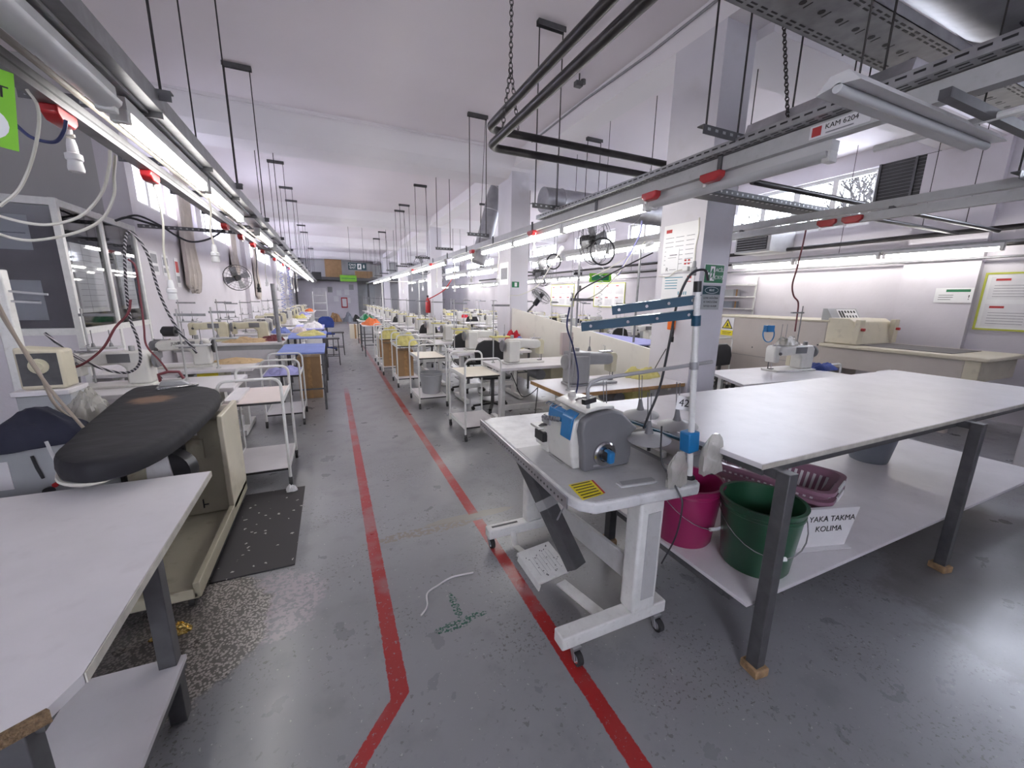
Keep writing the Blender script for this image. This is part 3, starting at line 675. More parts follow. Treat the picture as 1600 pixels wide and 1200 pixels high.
MB().box(.10, .20, .0, .14, .03, .17).build('drive_box', 'mgrey', t, bevel=.01)
MB().box(-.05, .02, -.1712, -.170, .02, .03).build('rating_plate', 'mmid', t, smooth=False)

# ---- thread stand with blue arms
t = thing('thread_stand', 'white pole with two petrol-blue arms and cone holders behind the overlock machine', 'thread stand', (1.37, 1.14, z1)); t.rotation_euler = (0, R(-5.5), 0)
MB().cyl((0, 0, -.06), (0, 0, .80), .0125, n=16).build('pole', 'wpaint', t)
MB().lathe([(.001, 0), (.024, 0), (.024, .01), (.014, .02)], (0, 0, 0), 16).build('base_nut', 'black', t)
MB().cyl((0, 0, .795), (0, 0, .835), .015, n=14).build('pole_cap', 'black', t)
def blue_arm(z, y0, y1, x1, lab):
    a = MB(); p0 = Vector((.015, y0, z)); p1 = Vector((x1, y1, z - .02)); s_ = (p1 - p0).normalized()
    a.obox(p0, p1, .004, .035).obox(p0 + Vector((0, 0, .017)), p1 + Vector((0, 0, .017)), .028, .004)
    o = a.build('arm', 'teal', t, smooth=False); h = MB()
    for i in (.08, .35, .6, .92):
        c_ = p0.lerp(p1, i); n2 = s_.cross(Vector((0, 0, 1))); h.cyl(c_ - n2 * .004, c_ + n2 * .004, .006, n=10)
    h.build('thread_eye', 'chrome', o)
    return o
blue_arm(.765, 0, .16, -.28, '')
blue_arm(.71, .005, .20, -.40, '')
MB().cyl((0, 0, .665), (0, 0, .705), .018, n=14).build('arm_clamp', 'teal', t)
# grey cross rail
MB().tube([(.10, .0, .505), (-.05, .02, .505), (-.38, .10, .495), (-.42, .11, .485), (-.435, .115, .46), (-.435, .115, .38)], .008, 8).build('cross_rail', 'mmid', t)
MB().cyl((0, 0, .49), (0, 0, .52), .018, n=12).build('rail_clamp', 'galv', t)
MB().obox((-.46, .11, .41), (-.40, .12, .41), .02, .02).build('rail_clamp', 'black', t)
sp = MB().obox((0, 0, .17), (.0, .46, .15), .014, .010).obox((-.09, .15, .15), (.13, .20, .15), .014, .01).obox((-.11, .44, .15), (.10, .42, .15), .014, .01)
sp.build('spool_rail', 'teal', t, smooth=False)
MB().box(-.03, .03, -.02, .035, .13, .22).build('spool_bracket', 'blue', t, bevel=.006)['label'] = 'bright blue pole bracket'
for i, (x, y) in enumerate(((-.09, .15), (.13, .20), (-.11, .44), (.10, .42))):
    zz = .155
    c = MB().lathe([(.001, .03), (.014, .032), (.02, .03), (.092, .004), (.095, 0), (.091, -.002), (.016, .018), (.001, .018)], (x, y, zz), 28).build('cone_plate', 'mmid', t)
    MB().lathe([(.001, .09), (.008, .09), (.014, .05), (.020, .03)], (x, y, zz), 14).build('cone_core', 'mgrey', c)
    MB().cyl((x + .008, y, zz + .03), (x + .006, y - .004, zz + .215), .0022, n=6).cyl((x - .008, y, zz + .03), (x - .006, y + .004, zz + .22), .0022, n=6).build('spool_pin', 'steel_mid', c)
MB().cyl((-.09, .15, .10), (-.09, .15, .155), .008, n=8).build('peg', 'black', t)
# cord from the machine up, hanging tag 42, bags
o = MB().tube(spline([(1.20, 1.16, 1.0), (1.205, 1.15, .86), (1.22, 1.115, .80), (1.235, 1.07, .74), (1.24, 1.05, .69), (1.235, 1.06, .55), (1.215, 1.10, .40)], 6), .0035, 6).build('hanging_cable', 'cableb')
tag(o, 'thin black cord hanging over the near edge of the overlock table', 'cord')
o = MB().tube(spline([(1.345, 1.14, 1.58), (1.33, 1.15, 1.62), (1.28, 1.17, 1.60), (1.25, 1.19, 1.50), (1.24, 1.20, 1.35), (1.23, 1.22, 1.15), (1.20, 1.24, 1.02), (1.20, 1.26, .96)], 6), .005, 6).build('hanging_cable', 'cableb')
tag(o, 'black cable looping from the white pole cap down to the cone holders', 'cord')
t = face_empty('number_tag', 'white card tag printed 42 tied to the white pole', 'tag', (1.345, 1.19, 1.075), (-.45, -1, .1), tilt=R(-8))
MB().box(-.032, .032, -.03, .03, -.001, .001).build('card', 'signwhite', t, smooth=False); text('lettering', '42', .045, 'ink', t, (0, 0, .0015))
def bag(x, y, z, w, h, lab, m='bag'):
    mb = MB(); n = 18; vs = []; m_ = 10
    for j in range(m_ + 1):
        v = j / m_; ww = w * (.30 + .70 * min(1, v * 2.2) ** .7)
        for i in range(n):
            a = 2 * pi * i / n; cx = cos(a); sx_ = sin(a); k = 1 / max(abs(cx), abs(sx_)) ** .7
            q = 1 + .16 * noise.noise(Vector((cx * 3, v * 4, x * 9 + sx_ * 3)))
            vs.append((x + cx * k * ww * .44 * q, y + sx_ * k * ww * .14 * q + .004 * sin(v * 5 + i * .7), z - h * v + .014 * noise.noise(Vector((cx * 2, sx_, 4))) * (j == m_)))
    fs = [(j * n + i, j * n + (i + 1) % n, (j + 1) * n + (i + 1) % n, (j + 1) * n + i) for j in range(m_) for i in range(n)]
    fs += [tuple(range(n - 1, -1, -1)), tuple(m_ * n + i for i in range(n))]
    tag(mb.add(vs, fs).build('plastic_bag', m), lab, 'bag')
bag(1.405, 1.07, .97, .13, .17, 'wrinkled clear plastic bag hung behind the white pole')
bag(1.25, 1.10, .905, .11, .15, 'small clear plastic bag hung under the cone plates')

# ================================================================ SEWING STATIONS
def sewing_table(w=1.2, d=.6, top='lam', edge='lam', h=.75, box='mcream', label='', group=None, aprons=False, legm='wpaint'):
    t = thing('sewing_table', label, 'table', (0, 0, 0), 0, group)
    MB().box(-w / 2, w / 2, -d / 2, d / 2, h - .035, h - .002).build('tabletop', edge, t, bevel=.003)
    MB().box(-w / 2 + .002, w / 2 - .002, -d / 2 + .002, d / 2 - .002, h - .002, h).build('top_surface', top, t, smooth=False)
    for s in (-1, 1):
        x = s * (w / 2 - .15)
        MB().box(x - .025, x + .025, -.05, .05, .06, h - .035).box(x - .02, x + .02, -d / 2 + .04, d / 2 - .04, h - .065, h - .035).build('leg', legm, t, smooth=False)
        MB().box(x - .03, x + .03, -d / 2 + .02, d / 2 - .02, .015, .07).build('foot', legm, t, smooth=False)
    MB().box(-w / 2 + .15, w / 2 - .15, -.02, .02, .18, .24).build('cross_bar', legm, t, smooth=False)
    MB().box(-.13, .13, -.16, .10, .07, .085).build('treadle', 'mgrey', t, smooth=False)
    MB().box(.14, .36, -.18, .08, h - .25, h - .04).build('control_box', box, t, bevel=.01)
    MB().cyl((.0, .05, h - .13), (.0, -.18, h - .13), .065, n=16).build('motor', 'mgrey', t)
    MB().tube([(-.02, -.1, .09), (.02, -.1, h - .15)], .006, 6).build('treadle_rod', 'steel', t)
    MB().tube(spline([(.2, .05, h - .2), (.1, .15, h - .4), (-.1, .1, h - .45), (-.2, .12, h - .25), (-.3, .1, h - .05)], 4), .006, 5).build('cable', 'cableb', t)
    if aprons: MB().box(-w / 2, w / 2, -d / 2, -d / 2 + .015, h - .5, h - .035).build('front_apron', 'lam', t, smooth=False)
    return t
def sewing_machine(body='mwhite', arm='mwhite', wheel='mgrey', label='', group=None, boxy=False, back='mwhite'):
    t = thing('sewing_machine', label, 'sewing machine', (0, 0, 0), 0, group)
    MB().box(-.25, .25, -.09, .09, -.0, .022).build('bed', arm, t, bevel=.006)
    MB().prism([(.08, .02), (.23, .02), (.23, .25), (.20, .29), (.06, .29), (-.18, .275), (-.21, .25), (-.21, .19), (-.16, .175), (.04, .185), (.08, .15)], -.065, .065, 'y').build('arm', arm, t, bevel=.018, seg=3)
    MB().prism([(-.255, .10), (-.19, .10), (-.185, .27), (-.20, .285), (-.245, .28), (-.262, .25)], -.05, .055, 'y').build('head_cover', body, t, bevel=.01)
    MB().box(.09, .225, .062, .115, .03, .27).build('back_panel', back, t, bevel=.008)
    w_ = MB().lathe([(.001, .03), (.02, .03), (.025, .015), (.055, .012), (.068, .018), (.070, .034), (.060, .044), (.02, .044), (.001, .046)], (.235, 0, .21), 22, (1, 0, 0)).build('handwheel', wheel, t)
    MB().cyl((-.225, 0, .022), (-.225, 0, .12), .004, n=8).cyl((-.225, 0, .10), (-.225, 0, .30), .006, n=8).build('needle_bar', 'chrome', t)
    MB().cyl((-.24, .02, .03), (-.24, .02, .11), .005, n=8).box(-.25, -.20, -.012, .02, .023, .03).build('presser_foot', 'steel', t, smooth=False)
    MB().lathe([(.001, 0), (.018, 0), (.018, .008), (.006, .014), (.001, .022)], (-.20, -.055, .20), 12, (0, -1, 0)).build('tension_dial', 'steel', t)
    MB().box(-.02, .12, -.068, -.064, .20, .27).build('control_panel', 'mgrey', t, smooth=False)
    MB().box(-.22, -.10, -.03, .03, .285, .295).tube([(-.15, 0, .29), (-.15, 0, .34), (-.13, .0, .345)], .003, 5).build('thread_guide', 'chrome', t)
    MB().cyl((.13, -.03, .288), (.13, -.03, .33), .02, n=12).build('oil_cap', 'mmid', t)
    if boxy: MB().box(.06, .24, -.085, .085, .022, .30).build('pillar_cover', 'mmid', t, bevel=.01)
    return t
def thread_stand(label='', h=.62, group=None, tray=True):
    t = thing('thread_stand', label, 'thread stand', (0, 0, 0), 0, group)
    MB().cyl((0, 0, 0), (0, 0, h), .008, n=8).lathe([(.001, 0), (.022, 0), (.022, .008), (.01, .014)], n=12).build('post', 'gpaint', t)
    MB().obox((-.02, 0, h - .05), (.20, 0, h - .05), .012, .022).build('guide_arm', 'steel_mid', t, smooth=False)
    if tray:
        MB().box(-.03, .20, -.06, .06, .30, .315).build('spool_tray', 'yelcloth' if tray == 'y' else 'gpaint', t, bevel=.003)
        for x in (.03, .14): MB().cyl((x, 0, .315), (x, 0, .45), .003, n=6).lathe([(.001, .03), (.008, .03), (.015, 0)], (x, 0, .315), 10).build('spool_pin', 'steel_mid', t)
    return t
def chair(label, loc, rz, group='black work chairs', m='black'):
    t = thing('work_chair', label, 'chair', loc, rz, group)
    MB().box(-.21, .21, -.2, .2, .45, .50).build('seat', m, t, bevel=.03, seg=3)
    prof = [(-.20, .62), (.20, .62), (.215, .76), (.17, .88), (.08, .93), (-.08, .93), (-.17, .88), (-.215, .76)]
    MB().prism(prof, -.24, -.20, 'y').build('backrest', m, t, bevel=.015, seg=3)
    MB().box(-.03, .03, -.245, -.225, .42, .7).build('back_support', 'steel', t, smooth=False)
    MB().cyl((0, 0, .07), (0, 0, .45), .025, n=12).build('gas_column', 'steel', t)
    b = MB()
    for i in range(5): a = 2 * pi * i / 5; b.obox((0, 0, .09), (.27 * cos(a), .27 * sin(a), .06), .04, .025)
    b.build('base', m, t, smooth=False)
    for i in range(5): a = 2 * pi * i / 5; MB().cyl((.27 * cos(a) - .02 * sin(a), .27 * sin(a) + .02 * cos(a), .025), (.27 * cos(a) + .02 * sin(a), .27 * sin(a) - .02 * cos(a), .025), .025, n=10).build('caster', 'rubber', t)
    return t
def trolley(label, loc, w=.40, d=.64, top='lam_cream', ztop=.70, zlow=.15, group='white tube trolleys'):
    t = thing('trolley', label, 'trolley', loc, 0, group); r = .011; hh = ztop + .18
    for y in (0, d):
        pts = [(0, y, .07), (0, y, hh - .06)] + arc((.06, y, hh - .06), .06, pi, pi / 2, 5, (1, 0, 0), (0, 0, 1)) + arc((w - .06, y, hh - .06), .06, pi / 2, 0, 5, (1, 0, 0), (0, 0, 1)) + [(w, y, .07)]
        MB().tube(pts, r, 8).build('end_frame', 'wpaint', t)
    for z, m in ((ztop, top), (zlow, 'lam')):
        s = MB().box(.008, w - .008, .012, d - .012, z - .016, z).build('shelf', m, t, smooth=False)
        merge(s, MB().box(.004, w - .004, .006, .012, z - .018, z - .003).box(.004, w - .004, d - .012, d - .006, z - .018, z - .003), 'black')
        for x in (0, w - .006): MB().box(x, x + .006, 0, d, z - .03, z + .012).build('side_rail', 'wpaint', s, smooth=False)
    for x in (0, w):
        for y in (0, d):
            c = MB().box(x - .014, x + .014, y - .014, y + .014, .045, .075).build('caster_fork', 'steel', t, smooth=False)
            MB().cyl((x - .011, y - .012, .028), (x + .011, y - .012, .028), .028, n=16).build('wheel', 'rubber', c)
    return t
# ================================================================ OVERHEAD LIGHTING RAILS
def hanger(label, x, y, zlow, w=.27, group=None, lower=True, diag=False, m='wire'):
    t = thing('rail_hanger', label, 'hanger', (x, y, 0), 0, group)
    b = MB().box(-w / 2, w / 2, -.022, .022, H0 - .012, H0 - .001).box(-w / 2, w / 2, -.024, -.019, H0 - .045, H0 - .001).box(-w / 2, w / 2, .019, .024, H0 - .045, H0 - .001)
    b.build('ceiling_bracket', 'steel', t, smooth=False)
    for s in (-1, 1): MB().cyl((s * (w / 2 - .02), 0, zlow), (s * (w / 2 - .02), 0, H0 - .01), .0055, n=6).build('rod', m, t)
    if lower:
        q = MB().box(-w / 2 - .02, w / 2 + .02, -.02, .02, zlow - .006, zlow).box(-w / 2 - .02, w / 2 + .02, -.022, -.018, zlow - .045, zlow + .0)
        q = q.build('lower_bracket', 'steel', t, smooth=False)
        h = MB()
        for i in range(5): h.box(-w / 2 + i * w / 5 + .01, -w / 2 + i * w / 5 + .03, -.0235, -.0222, zlow - .025, zlow - .012)
        merge(q, h, 'cab')
    if diag: MB().cyl((w / 2 - .03, 0, H0 - .02), (w / 2 + .28, 1.1, zlow + .03), .004, n=5).build('stay_wire', m, t)
    return t
def lamp(label, x, y, z, L=1.2, lit=True, group=None):
    t = thing('tube_light', label, 'light', (x, y, z), 0, group)
    MB().prism([(-.03, .024), (-.03, .07), (.03, .07), (.03, .024)], 0, L, 'y').build('housing', 'batten', t, smooth=False)
    if lit: MB().cyl((0, .035, 0), (0, L - .035, 0), .025, n=10, cap=False).build('tube', 'tube', t)
    else: MB().prism([(.048 * cos(a), .02 - .034 * sin(a)) for a in [pi * i / 8 for i in range(9)]], .01, L - .01, 'y').build('diffuser', 'diff_off', t)
    for y_ in (.0, L - .035): MB().box(-.03, .03, y_, y_ + .035, -.024, .03).build('end_cap', 'wpaint', t, bevel=.004)
    return t
# --- left row above the left-hand stations
o = thing('lighting_rail', 'long grey steel rail carrying the left row of tube lights', 'rail', (-.62, 0, 0))
MB().box(-.055, 0, .2, 27, 2.285, 2.29).box(-.055, -.05, .2, 27, 2.29, 2.36).box(-.005, 0, .2, 27, 2.29, 2.36).build('channel', 'steel_mid', o, smooth=False)
MB().box(-.16, -.05, .2, 27, 2.272, 2.284).build('mounting_strip', 'galv', o, smooth=False)
for i in range(22):
    y = .75 + i * .85
    if y > 15: break
    b = MB().box(-.46, -.0, y, y + .04, 2.296, 2.30).box(-.46, -.0, y, y + .004, 2.258, 2.30).build('cross_bracket', 'steel', o, smooth=False)
    h = MB()
    for k in range(7): h.box(-.44 + k * .055, -.415 + k * .055, y - .0015, y, 2.27, 2.284)
    merge(b, h, 'cab')
yy = 1.0
lab = {0: 'unlit tube light at the near end of the left row', 1: 'nearest lit tube of the left row'}
lits = [(.98, 0), (2.26, 1), (3.50, 1), (5.66, 1), (7.3, 0), (8.6, 1), (9.9, 1), (11.2, 1), (12.5, 1), (13.8, 1), (15.1, 1), (16.4, 1), (17.7, 1), (19.0, 1), (20.3, 1), (21.6, 1)]
kk = 0
for i, (y, on) in enumerate(lits):
    if on: s = ordw(kk) + ' lit tube light of the left row'; kk += 1
    else: s = 'unlit tube light at the near end of the left row' if i == 0 else 'unlit tube light midway along the left row, past the third lit one'
    lamp(s, -.715, y, 2.19, 1.2, on, 'left row tube lights')
for i, y in enumerate([.95, 2.45, 4.07, 5.65, 7.35, 9.05, 11.0, 12.4, 14.6, 16.4, 18.1, 20.4, 22.2, 24]):
    hanger(ordw(i) + ' rod hanger holding the left lighting rail', -.73, y, 2.37, group='left rail hangers')
# power busbar alongside with red tap-off boxes
o = thing('power_busbar', 'grey power busbar running beside the left tube lights', 'busbar', (-.90, 0, 0))
MB().box(-.03, .03, .2, 22, 2.18, 2.24).build('trunking', 'steel_mid', o, smooth=False)
MB().box(-.031, .031, .2, 22, 2.205, 2.212).build('seam', 'steel', o, smooth=False)
MB().tube([(.055, .2, 2.255), (.055, 8, 2.255), (.055, 22, 2.25)], .012, 8).build('conduit', 'conduit', o)
def tap(label, x, y, z, group, rz=0):
    t = thing('tap_off_box', label, 'tap-off box', (x, y, z), rz, group)
    MB().prism([(-.07, 0), (.07, 0), (.07, -.03), (.04, -.052), (-.04, -.052), (-.07, -.03)], -.026, .026, 'x').build('housing', 'redplastic', t, bevel=.006)
    MB().cyl((0, .05, -.04), (0, .05, -.07), .010, n=10).build('gland', 'wpaint', t)
    return t
for i, y in enumerate((1.55, 2.28, 3.15, 5.0, 5.8, 6.6, 7.5, 9.0, 10.5, 12.0)): tap(ordw(i) + ' red tap-off box under the left busbar', -.90, y, 2.18, 'left red tap-off boxes')
def socket(label, top, L, m='cablew', pm='signwhite', plug=True):
    t = thing('hanging_socket', label, 'socket', (top[0], top[1], top[2]), 0, 'sockets hanging on cables')
    MB().tube(spline([(0, 0, 0), (.012, 0, -L * .35), (-.008, 0, -L * .7), (0, 0, -L)], 4), .006 if L < 1 else .005, 6).build('cable', m, t)
    if plug: MB().lathe([(.001, 0), (.012, 0), (.016, -.02), (.018, -.05), (.027, -.055), (.027, -.075), (.022, -.08), (.026, -.11), (.024, -.12), (.001, -.12)], (0, 0, -L), 12).build('plug_body', pm, t)
    return t
socket('white socket on a cable under the nearest left red box', (-.90, 2.33, 2.115), .02)
socket('white socket hanging low in front of the left windows', (-.90, 3.20, 2.12), .54)
socket('white cable and plug hanging under the third left lit tube', (-.72, 3.55, 2.20), .36)
socket('black plug hanging above the wall fan', (-.90, 6.7, 2.18), .53, 'cableb', 'black')
socket('white plug hanging beyond the wall fan', (-.90, 7.6, 2.18), .43)
socket('small white plug hanging near the grey post', (-.90, 9.1, 2.18), .48)
# green sign at the very left
t = face_empty('hanging_sign', 'green and white hanging card sign ending in ET at the left edge', 'sign', (-0.816, 1.75, 1.99), (.55, -1, 0), tilt=R(-6))
MB().box(-.10, .03, -.09, .12, -.001, .001).build('card', 'lime', t, smooth=False)
MB().lathe([(.001, 0), (.045, 0)], (-.03, -.03, .0015), 20).build('disc', 'signwhite', t, smooth=False)
text('lettering', 'ET', .045, 'ink', t, (-.006, .06, .0015)); MB().tube([(-.05, .12, 0), (-.05, .16, 0)], .003, 5).build('string', 'cablew', t)

# --- right row above the right-hand stations
o = thing('lighting_rail', 'long white-grey steel rail carrying the right row of tube lights', 'rail', (2.16, 0, 0))
MB().box(-.03, .03, .05, 27, 2.245, 2.32).build('channel', 'gpaint', o, smooth=False)
ct = MB().box(-.10, .05, .05, 4.0, 2.325, 2.33).box(-.10, -.096, .05, 4.0, 2.33, 2.365).build('cable_tray', 'tray', o, smooth=False)
h = MB()
for i in range(70): h.box(-.085, -.077, .08 + i * .055, .115 + i * .055, 2.3235, 2.325).box(-.058, -.050, .08 + i * .055, .115 + i * .055, 2.3235, 2.325).box(-.1015, -.10, .08 + i * .055, .115 + i * .055, 2.345, 2.353)
merge(ct, h, 'black')
MB().tube([(.06, .05, 2.165), (.06, 1.1, 2.165)], .014, 8).build('white_conduit', 'wpaint', o)
for i in range(9): MB().box(-.042, -.03, .6 + i * 1.2, .625 + i * 1.2, 2.24, 2.34).build('clamp', 'steel', o, smooth=False)
t2 = face_empty('product_label', 'white strip label reading KAM 6204 on the right busbar', 'label', (2.129, 1.22, 2.283), (-1, 0, 0))
MB().box(-.11, .13, -.028, .028, 0, .0012).build('strip', 'paper', t2, smooth=False); MB().box(-.10, -.06, -.02, .02, .0012, .0018).build('red_square', 'redink', t2, smooth=False)
text('lettering', 'KAM 6204', .030, 'ink', t2, (.02, .008, .0015)); MB().box(-.04, .07, -.02, -.014, .0012, .0016).build('print', 'greyink', t2, smooth=False)
rl = [(1.25, 0), (2.46, 1), (3.66, 1), (4.86, 1), (6.45, 1), (8.2, 1), (9.4, 1), (10.6, 1), (12.2, 1), (13.4, 1), (14.6, 1), (16.4, 1), (17.6, 1), (18.8, 1), (20.4, 1), (21.6, 1)]
kk = 0
for i, (y, on) in enumerate(rl):
    s = 'unlit tube light at the near end of the right row, before the lit ones'
    if on: s = ordw(kk) + ' lit tube light of the right row'; kk += 1
    lamp(s, 2.20, y, 2.175, 1.18, on, 'right row tube lights')
for i, y in enumerate([.55, 1.7, 3.64, 5.62, 7.5, 9.4, 11.5, 12.3, 14.5, 16.5, 18.5, 20.5, 22.5]):
    hanger(ordw(i) + ' rod hanger holding the right lighting rail', 1.98, y, 2.395, .28, 'right rail hangers', True, diag=(i % 2 == 1 and i > 2))
for i, y in enumerate((1.85, 2.35, 4.2, 6.3, 9.2, 11.4)): tap(ordw(i) + ' red tap-off box under the right lighting rail', 2.115, y, 2.245, 'right red tap-off boxes')
# --- second rail across the right bay
o = thing('lighting_rail', 'grey double rail running past the first white column on its far side', 'rail', (3.85, 0, 0))
MB().box(-.03, .03, .2, 3.35, 2.205, 2.262).box(-.03, .03, 3.3, 25, 2.27, 2.33).box(-.03, .03, 3.3, 3.35, 2.205, 2.33).build('channel', 'gpaint', o, smooth=False)
MB().box(-.05, -.01, .3, 3.25, 2.125, 2.188).build('busbar', 'gpaint', o, smooth=False)
for y in (.6, 1.7, 2.9): MB().box(-.035, .0, y, y + .03, 2.185, 2.21).build('clamp', 'steel', o, smooth=False)
tap('red tap-off box on the rail behind the first column', 3.80, 2.12, 2.175, 'right bay red tap-off boxes'); tap('second red tap-off box on the rail behind the first column', 3.80, 1.94, 2.175, 'right bay red tap-off boxes')
for i, y in enumerate((3.9, 5.1, 6.4, 8.6, 9.8, 12, 13.2, 15, 16.5, 18, 20, 21.5, 23)): lamp(ordw(i) + ' lit tube light of the middle row past the columns', 3.86, y, 2.2, 1.18, True, 'middle row tube lights')
for i, y in enumerate((1.1, 3.3, 5.6, 8, 10.4, 13)): hanger(ordw(i) + ' rod hanger of the rail behind the columns', 3.85, y, 2.27 if y < 3.4 else 2.338, .28, 'right bay hangers')
for i, y in enumerate((2.2, 3.45, 4.7, 9.6, 10.85, 12.1, 13.4, 16, 17.3, 18.6, 20.5, 22, 23.5)): lamp(ordw(i) + ' lit tube light of the row along the right-hand wall', 7.62, y, 2.2, 1.2, True, 'tube lights along the right wall')
o = thing('lighting_rail', 'thin rail carrying tube lights along the right-hand wall', 'rail', (7.62, 0, 0)); MB().box(-.03, .03, 1.2, 25, 2.27, 2.30).build('channel', 'steel_mid', o, smooth=False)
for y in (2, 4, 6, 9, 12, 15): MB().cyl((0, y, 2.3), (0, y, H0 - .3 if y in () else H0), .004, n=5).build('rod', 'wire', o)
for i, y in enumerate((9.5, 10.8, 14, 15.3, 17, 18.5, 20.5, 22.5)): lamp(ordw(i) + ' lit tube light of the row hung low over the right bay stations', 5.6, y, 2.0, 1.2, True, 'tube lights deep in the right bay')
o = thing('lighting_rail', 'thin rail carrying the low tube lights in the middle of the right bay', 'rail', (5.6, 0, 0)); MB().box(-.02, .02, 9.3, 24, 2.07, 2.095).build('channel', 'steel_mid', o, smooth=False)
for y in (9.6, 12.5, 16.4): MB().cyl((0, y, 2.09), (0, y, 3.9), .004, n=5).build('rod', 'wire', o)

# ---- near right: perforated cable tray, duct, louvre box, dead tube light
t = thing('cable_tray', 'wide perforated steel cable tray crossing overhead at the upper right', 'cable tray', (3.0, 1.38, 2.8))
MB().box(-1.6, 1.5, -.15, .13, 0, .003).box(-1.6, 1.5, .127, .13, 0, .05).box(-1.6, 1.5, -.15, -.147, 0, .05).build('tray', 'tray', t, smooth=False); ct = kids(t)[0]
h = MB(); h2 = MB()
for i in range(44):
    x = -1.55 + i * .069
    for y in (-.125, -.105, .085, .105): h.box(x, x + .04, y - .004, y + .004, -.0012, 0)
    if i % 2 == 0: h2.cyl((x, -.01, -.0012), (x, -.01, 0), .016, n=8).box(x + .035, x + .04, -.03, .01, -.0012, 0)
merge(ct, h, 'black'); merge(ct, h2, 'black')
for x, y in ((-1.3, .12), (-1.3, -.12), (-.4, .137), (1.3, .137)): MB().cyl((x, y, .0), (x, y, 1.09), .005, n=6).build('rod', 'wire', t)
t = thing('air_duct', 'round metal air duct running above the perforated tray at the upper right', 'duct', (3.9, 1.20, 3.27))
mb = MB()
for a, b in ((-1.2, -.3), (-.3, .55), (.55, 1.5)): mb.cyl((a, 0, 0), (b, 0, 0), .30, n=40, cap=False).ring((b, 0, 0), .302, .009, (1, 0, 0), 40)
mb.build('pipe', 'duct', t); MB().cyl((-1.21, 0, 0), (-1.2, 0, 0), .30, n=32).build('end_cap', 'duct', t)
MB().obox((.2, 0, .2), (.2, 0, .62), .02, .003).obox((-.8, 0, .2), (-.8, 0, .62), .02, .003).build('strap', 'steel', t, smooth=False)
t = thing('wire_bundle', 'tangle of dark wires below the duct in the upper right corner', 'wires', (3.60, 1.22, 2.81)); mb = MB(); r_ = random.Random(4)
for i in range(16):
    a = Vector((r_.uniform(-.1, .25), r_.uniform(-.1, .1), 0.0)); mb.tube(spline([a, a + Vector((r_.uniform(-.1, .1), r_.uniform(-.1, .1), .1)), a + Vector((r_.uniform(-.15, .15), r_.uniform(-.1, .1), .03)), a + Vector((r_.uniform(-.2, .2), r_.uniform(-.1, .1), .14))], 4), .006, 5)
mb.build('wires', 'cableb', t)
# dead diffuser fixture hung diagonally
t = thing('tube_light', 'unlit white-hooded tube light hung crosswise at the upper right with a dark batten', 'light', (1.96, .84, 2.135))
MB().prism([(-.06, 0), (-.025, .04), (.025, .04), (.06, 0), (.0, .010)], -.52, .52, 'x').build('hood', 'batten', t, smooth=False); MB().cyl((-.52, 0, .0), (.52, 0, .0), .014, n=10).build('tube', 'diff_off', t)
MB().box(-.10, .95, -.10, -.07, .02, .05).build('batten', 'steel', t, smooth=False)
for x in (-.42, .42): MB().cyl((x, 0, .05), (x, 0, 1.80), .003, n=5).build('chain', 'wire', t)
t = thing('louvre_box', 'dark louvred extract box between the rails left of the dead tube light', 'vent', (2.876, 1.569, 2.55), 0)
MB().box(-.10, .14, -.15, .35, 0, .16).build('housing', 'steel_mid', t, bevel=.004)
for i in range(6): MB().box(-.09, .12, -.16, -.15, .015 + i * .025, .027 + i * .025).build('louvre', 'black', t, smooth=False)
for x in (-.05, .1): MB().cyl((x, 0, .16), (x, 0, H0 - 2.56), .004, n=5).build('rod', 'wire', t)
# long sheet-metal trunking along the right rail
t = thing('sheet_metal_trunking', 'sheet-metal trunking lying along the top of the right lighting rail', 'trunking', (2.35, 1.8, 2.42))
MB().prism([(-.08, -.0), (.10, 0), (.07, .09), (-.05, .09)], -.75, -.0, 'y').build('body', 'galv', t, smooth=False); ct = kids(t)[0]
h = MB()
for i in range(12): h.box(-.082, -.078, -.72 + i * .058, -.68 + i * .058, .004, .010)
merge(ct, h, 'black')
for y in (-.6, -.2): MB().cyl((.03, y, .09), (.03, y, H0 - 2.42), .005, n=5).build('rod', 'wire', t)
# dark pipes crossing from the right rail to the right wall
for i, (y, z) in enumerate(((2.62, 2.42), (2.25, 2.40))):
    o = thing('steam_pipe', ('farther' if i == 0 else 'nearer') + ' of two steel pipes running from the second rail to the right-hand wall', 'pipe', (5.6, y, z)); MB().cyl((-2.6, 0, 0), (1.9, 0, 0), .022, n=12).build('pipe', 'iron', o)
    MB().cyl((1.0, 0, 0), (1.0, 0, H0 - z), .004, n=5).build('rod', 'wire', o)
t = thing('cable_tray', 'perforated tray bridging from the right rail past the first column', 'cable tray', (3.25, 2.35, 2.28)); ct = MB().box(-.95, 1.2, -.09, .09, 0, .003).box(-.95, 1.2, -.09, -.087, -.0, .04).build('tray', 'steel', t, smooth=False); h = MB()
for i in range(36): h.cyl((-.9 + i * .058, -.0905, .02), (-.9 + i * .058, -.09, .02), .009, n=8).cyl((-.9 + i * .058, -.05, -.001), (-.9 + i * .058, -.05, 0), .011, n=8)
merge(ct, h, 'signwhite')

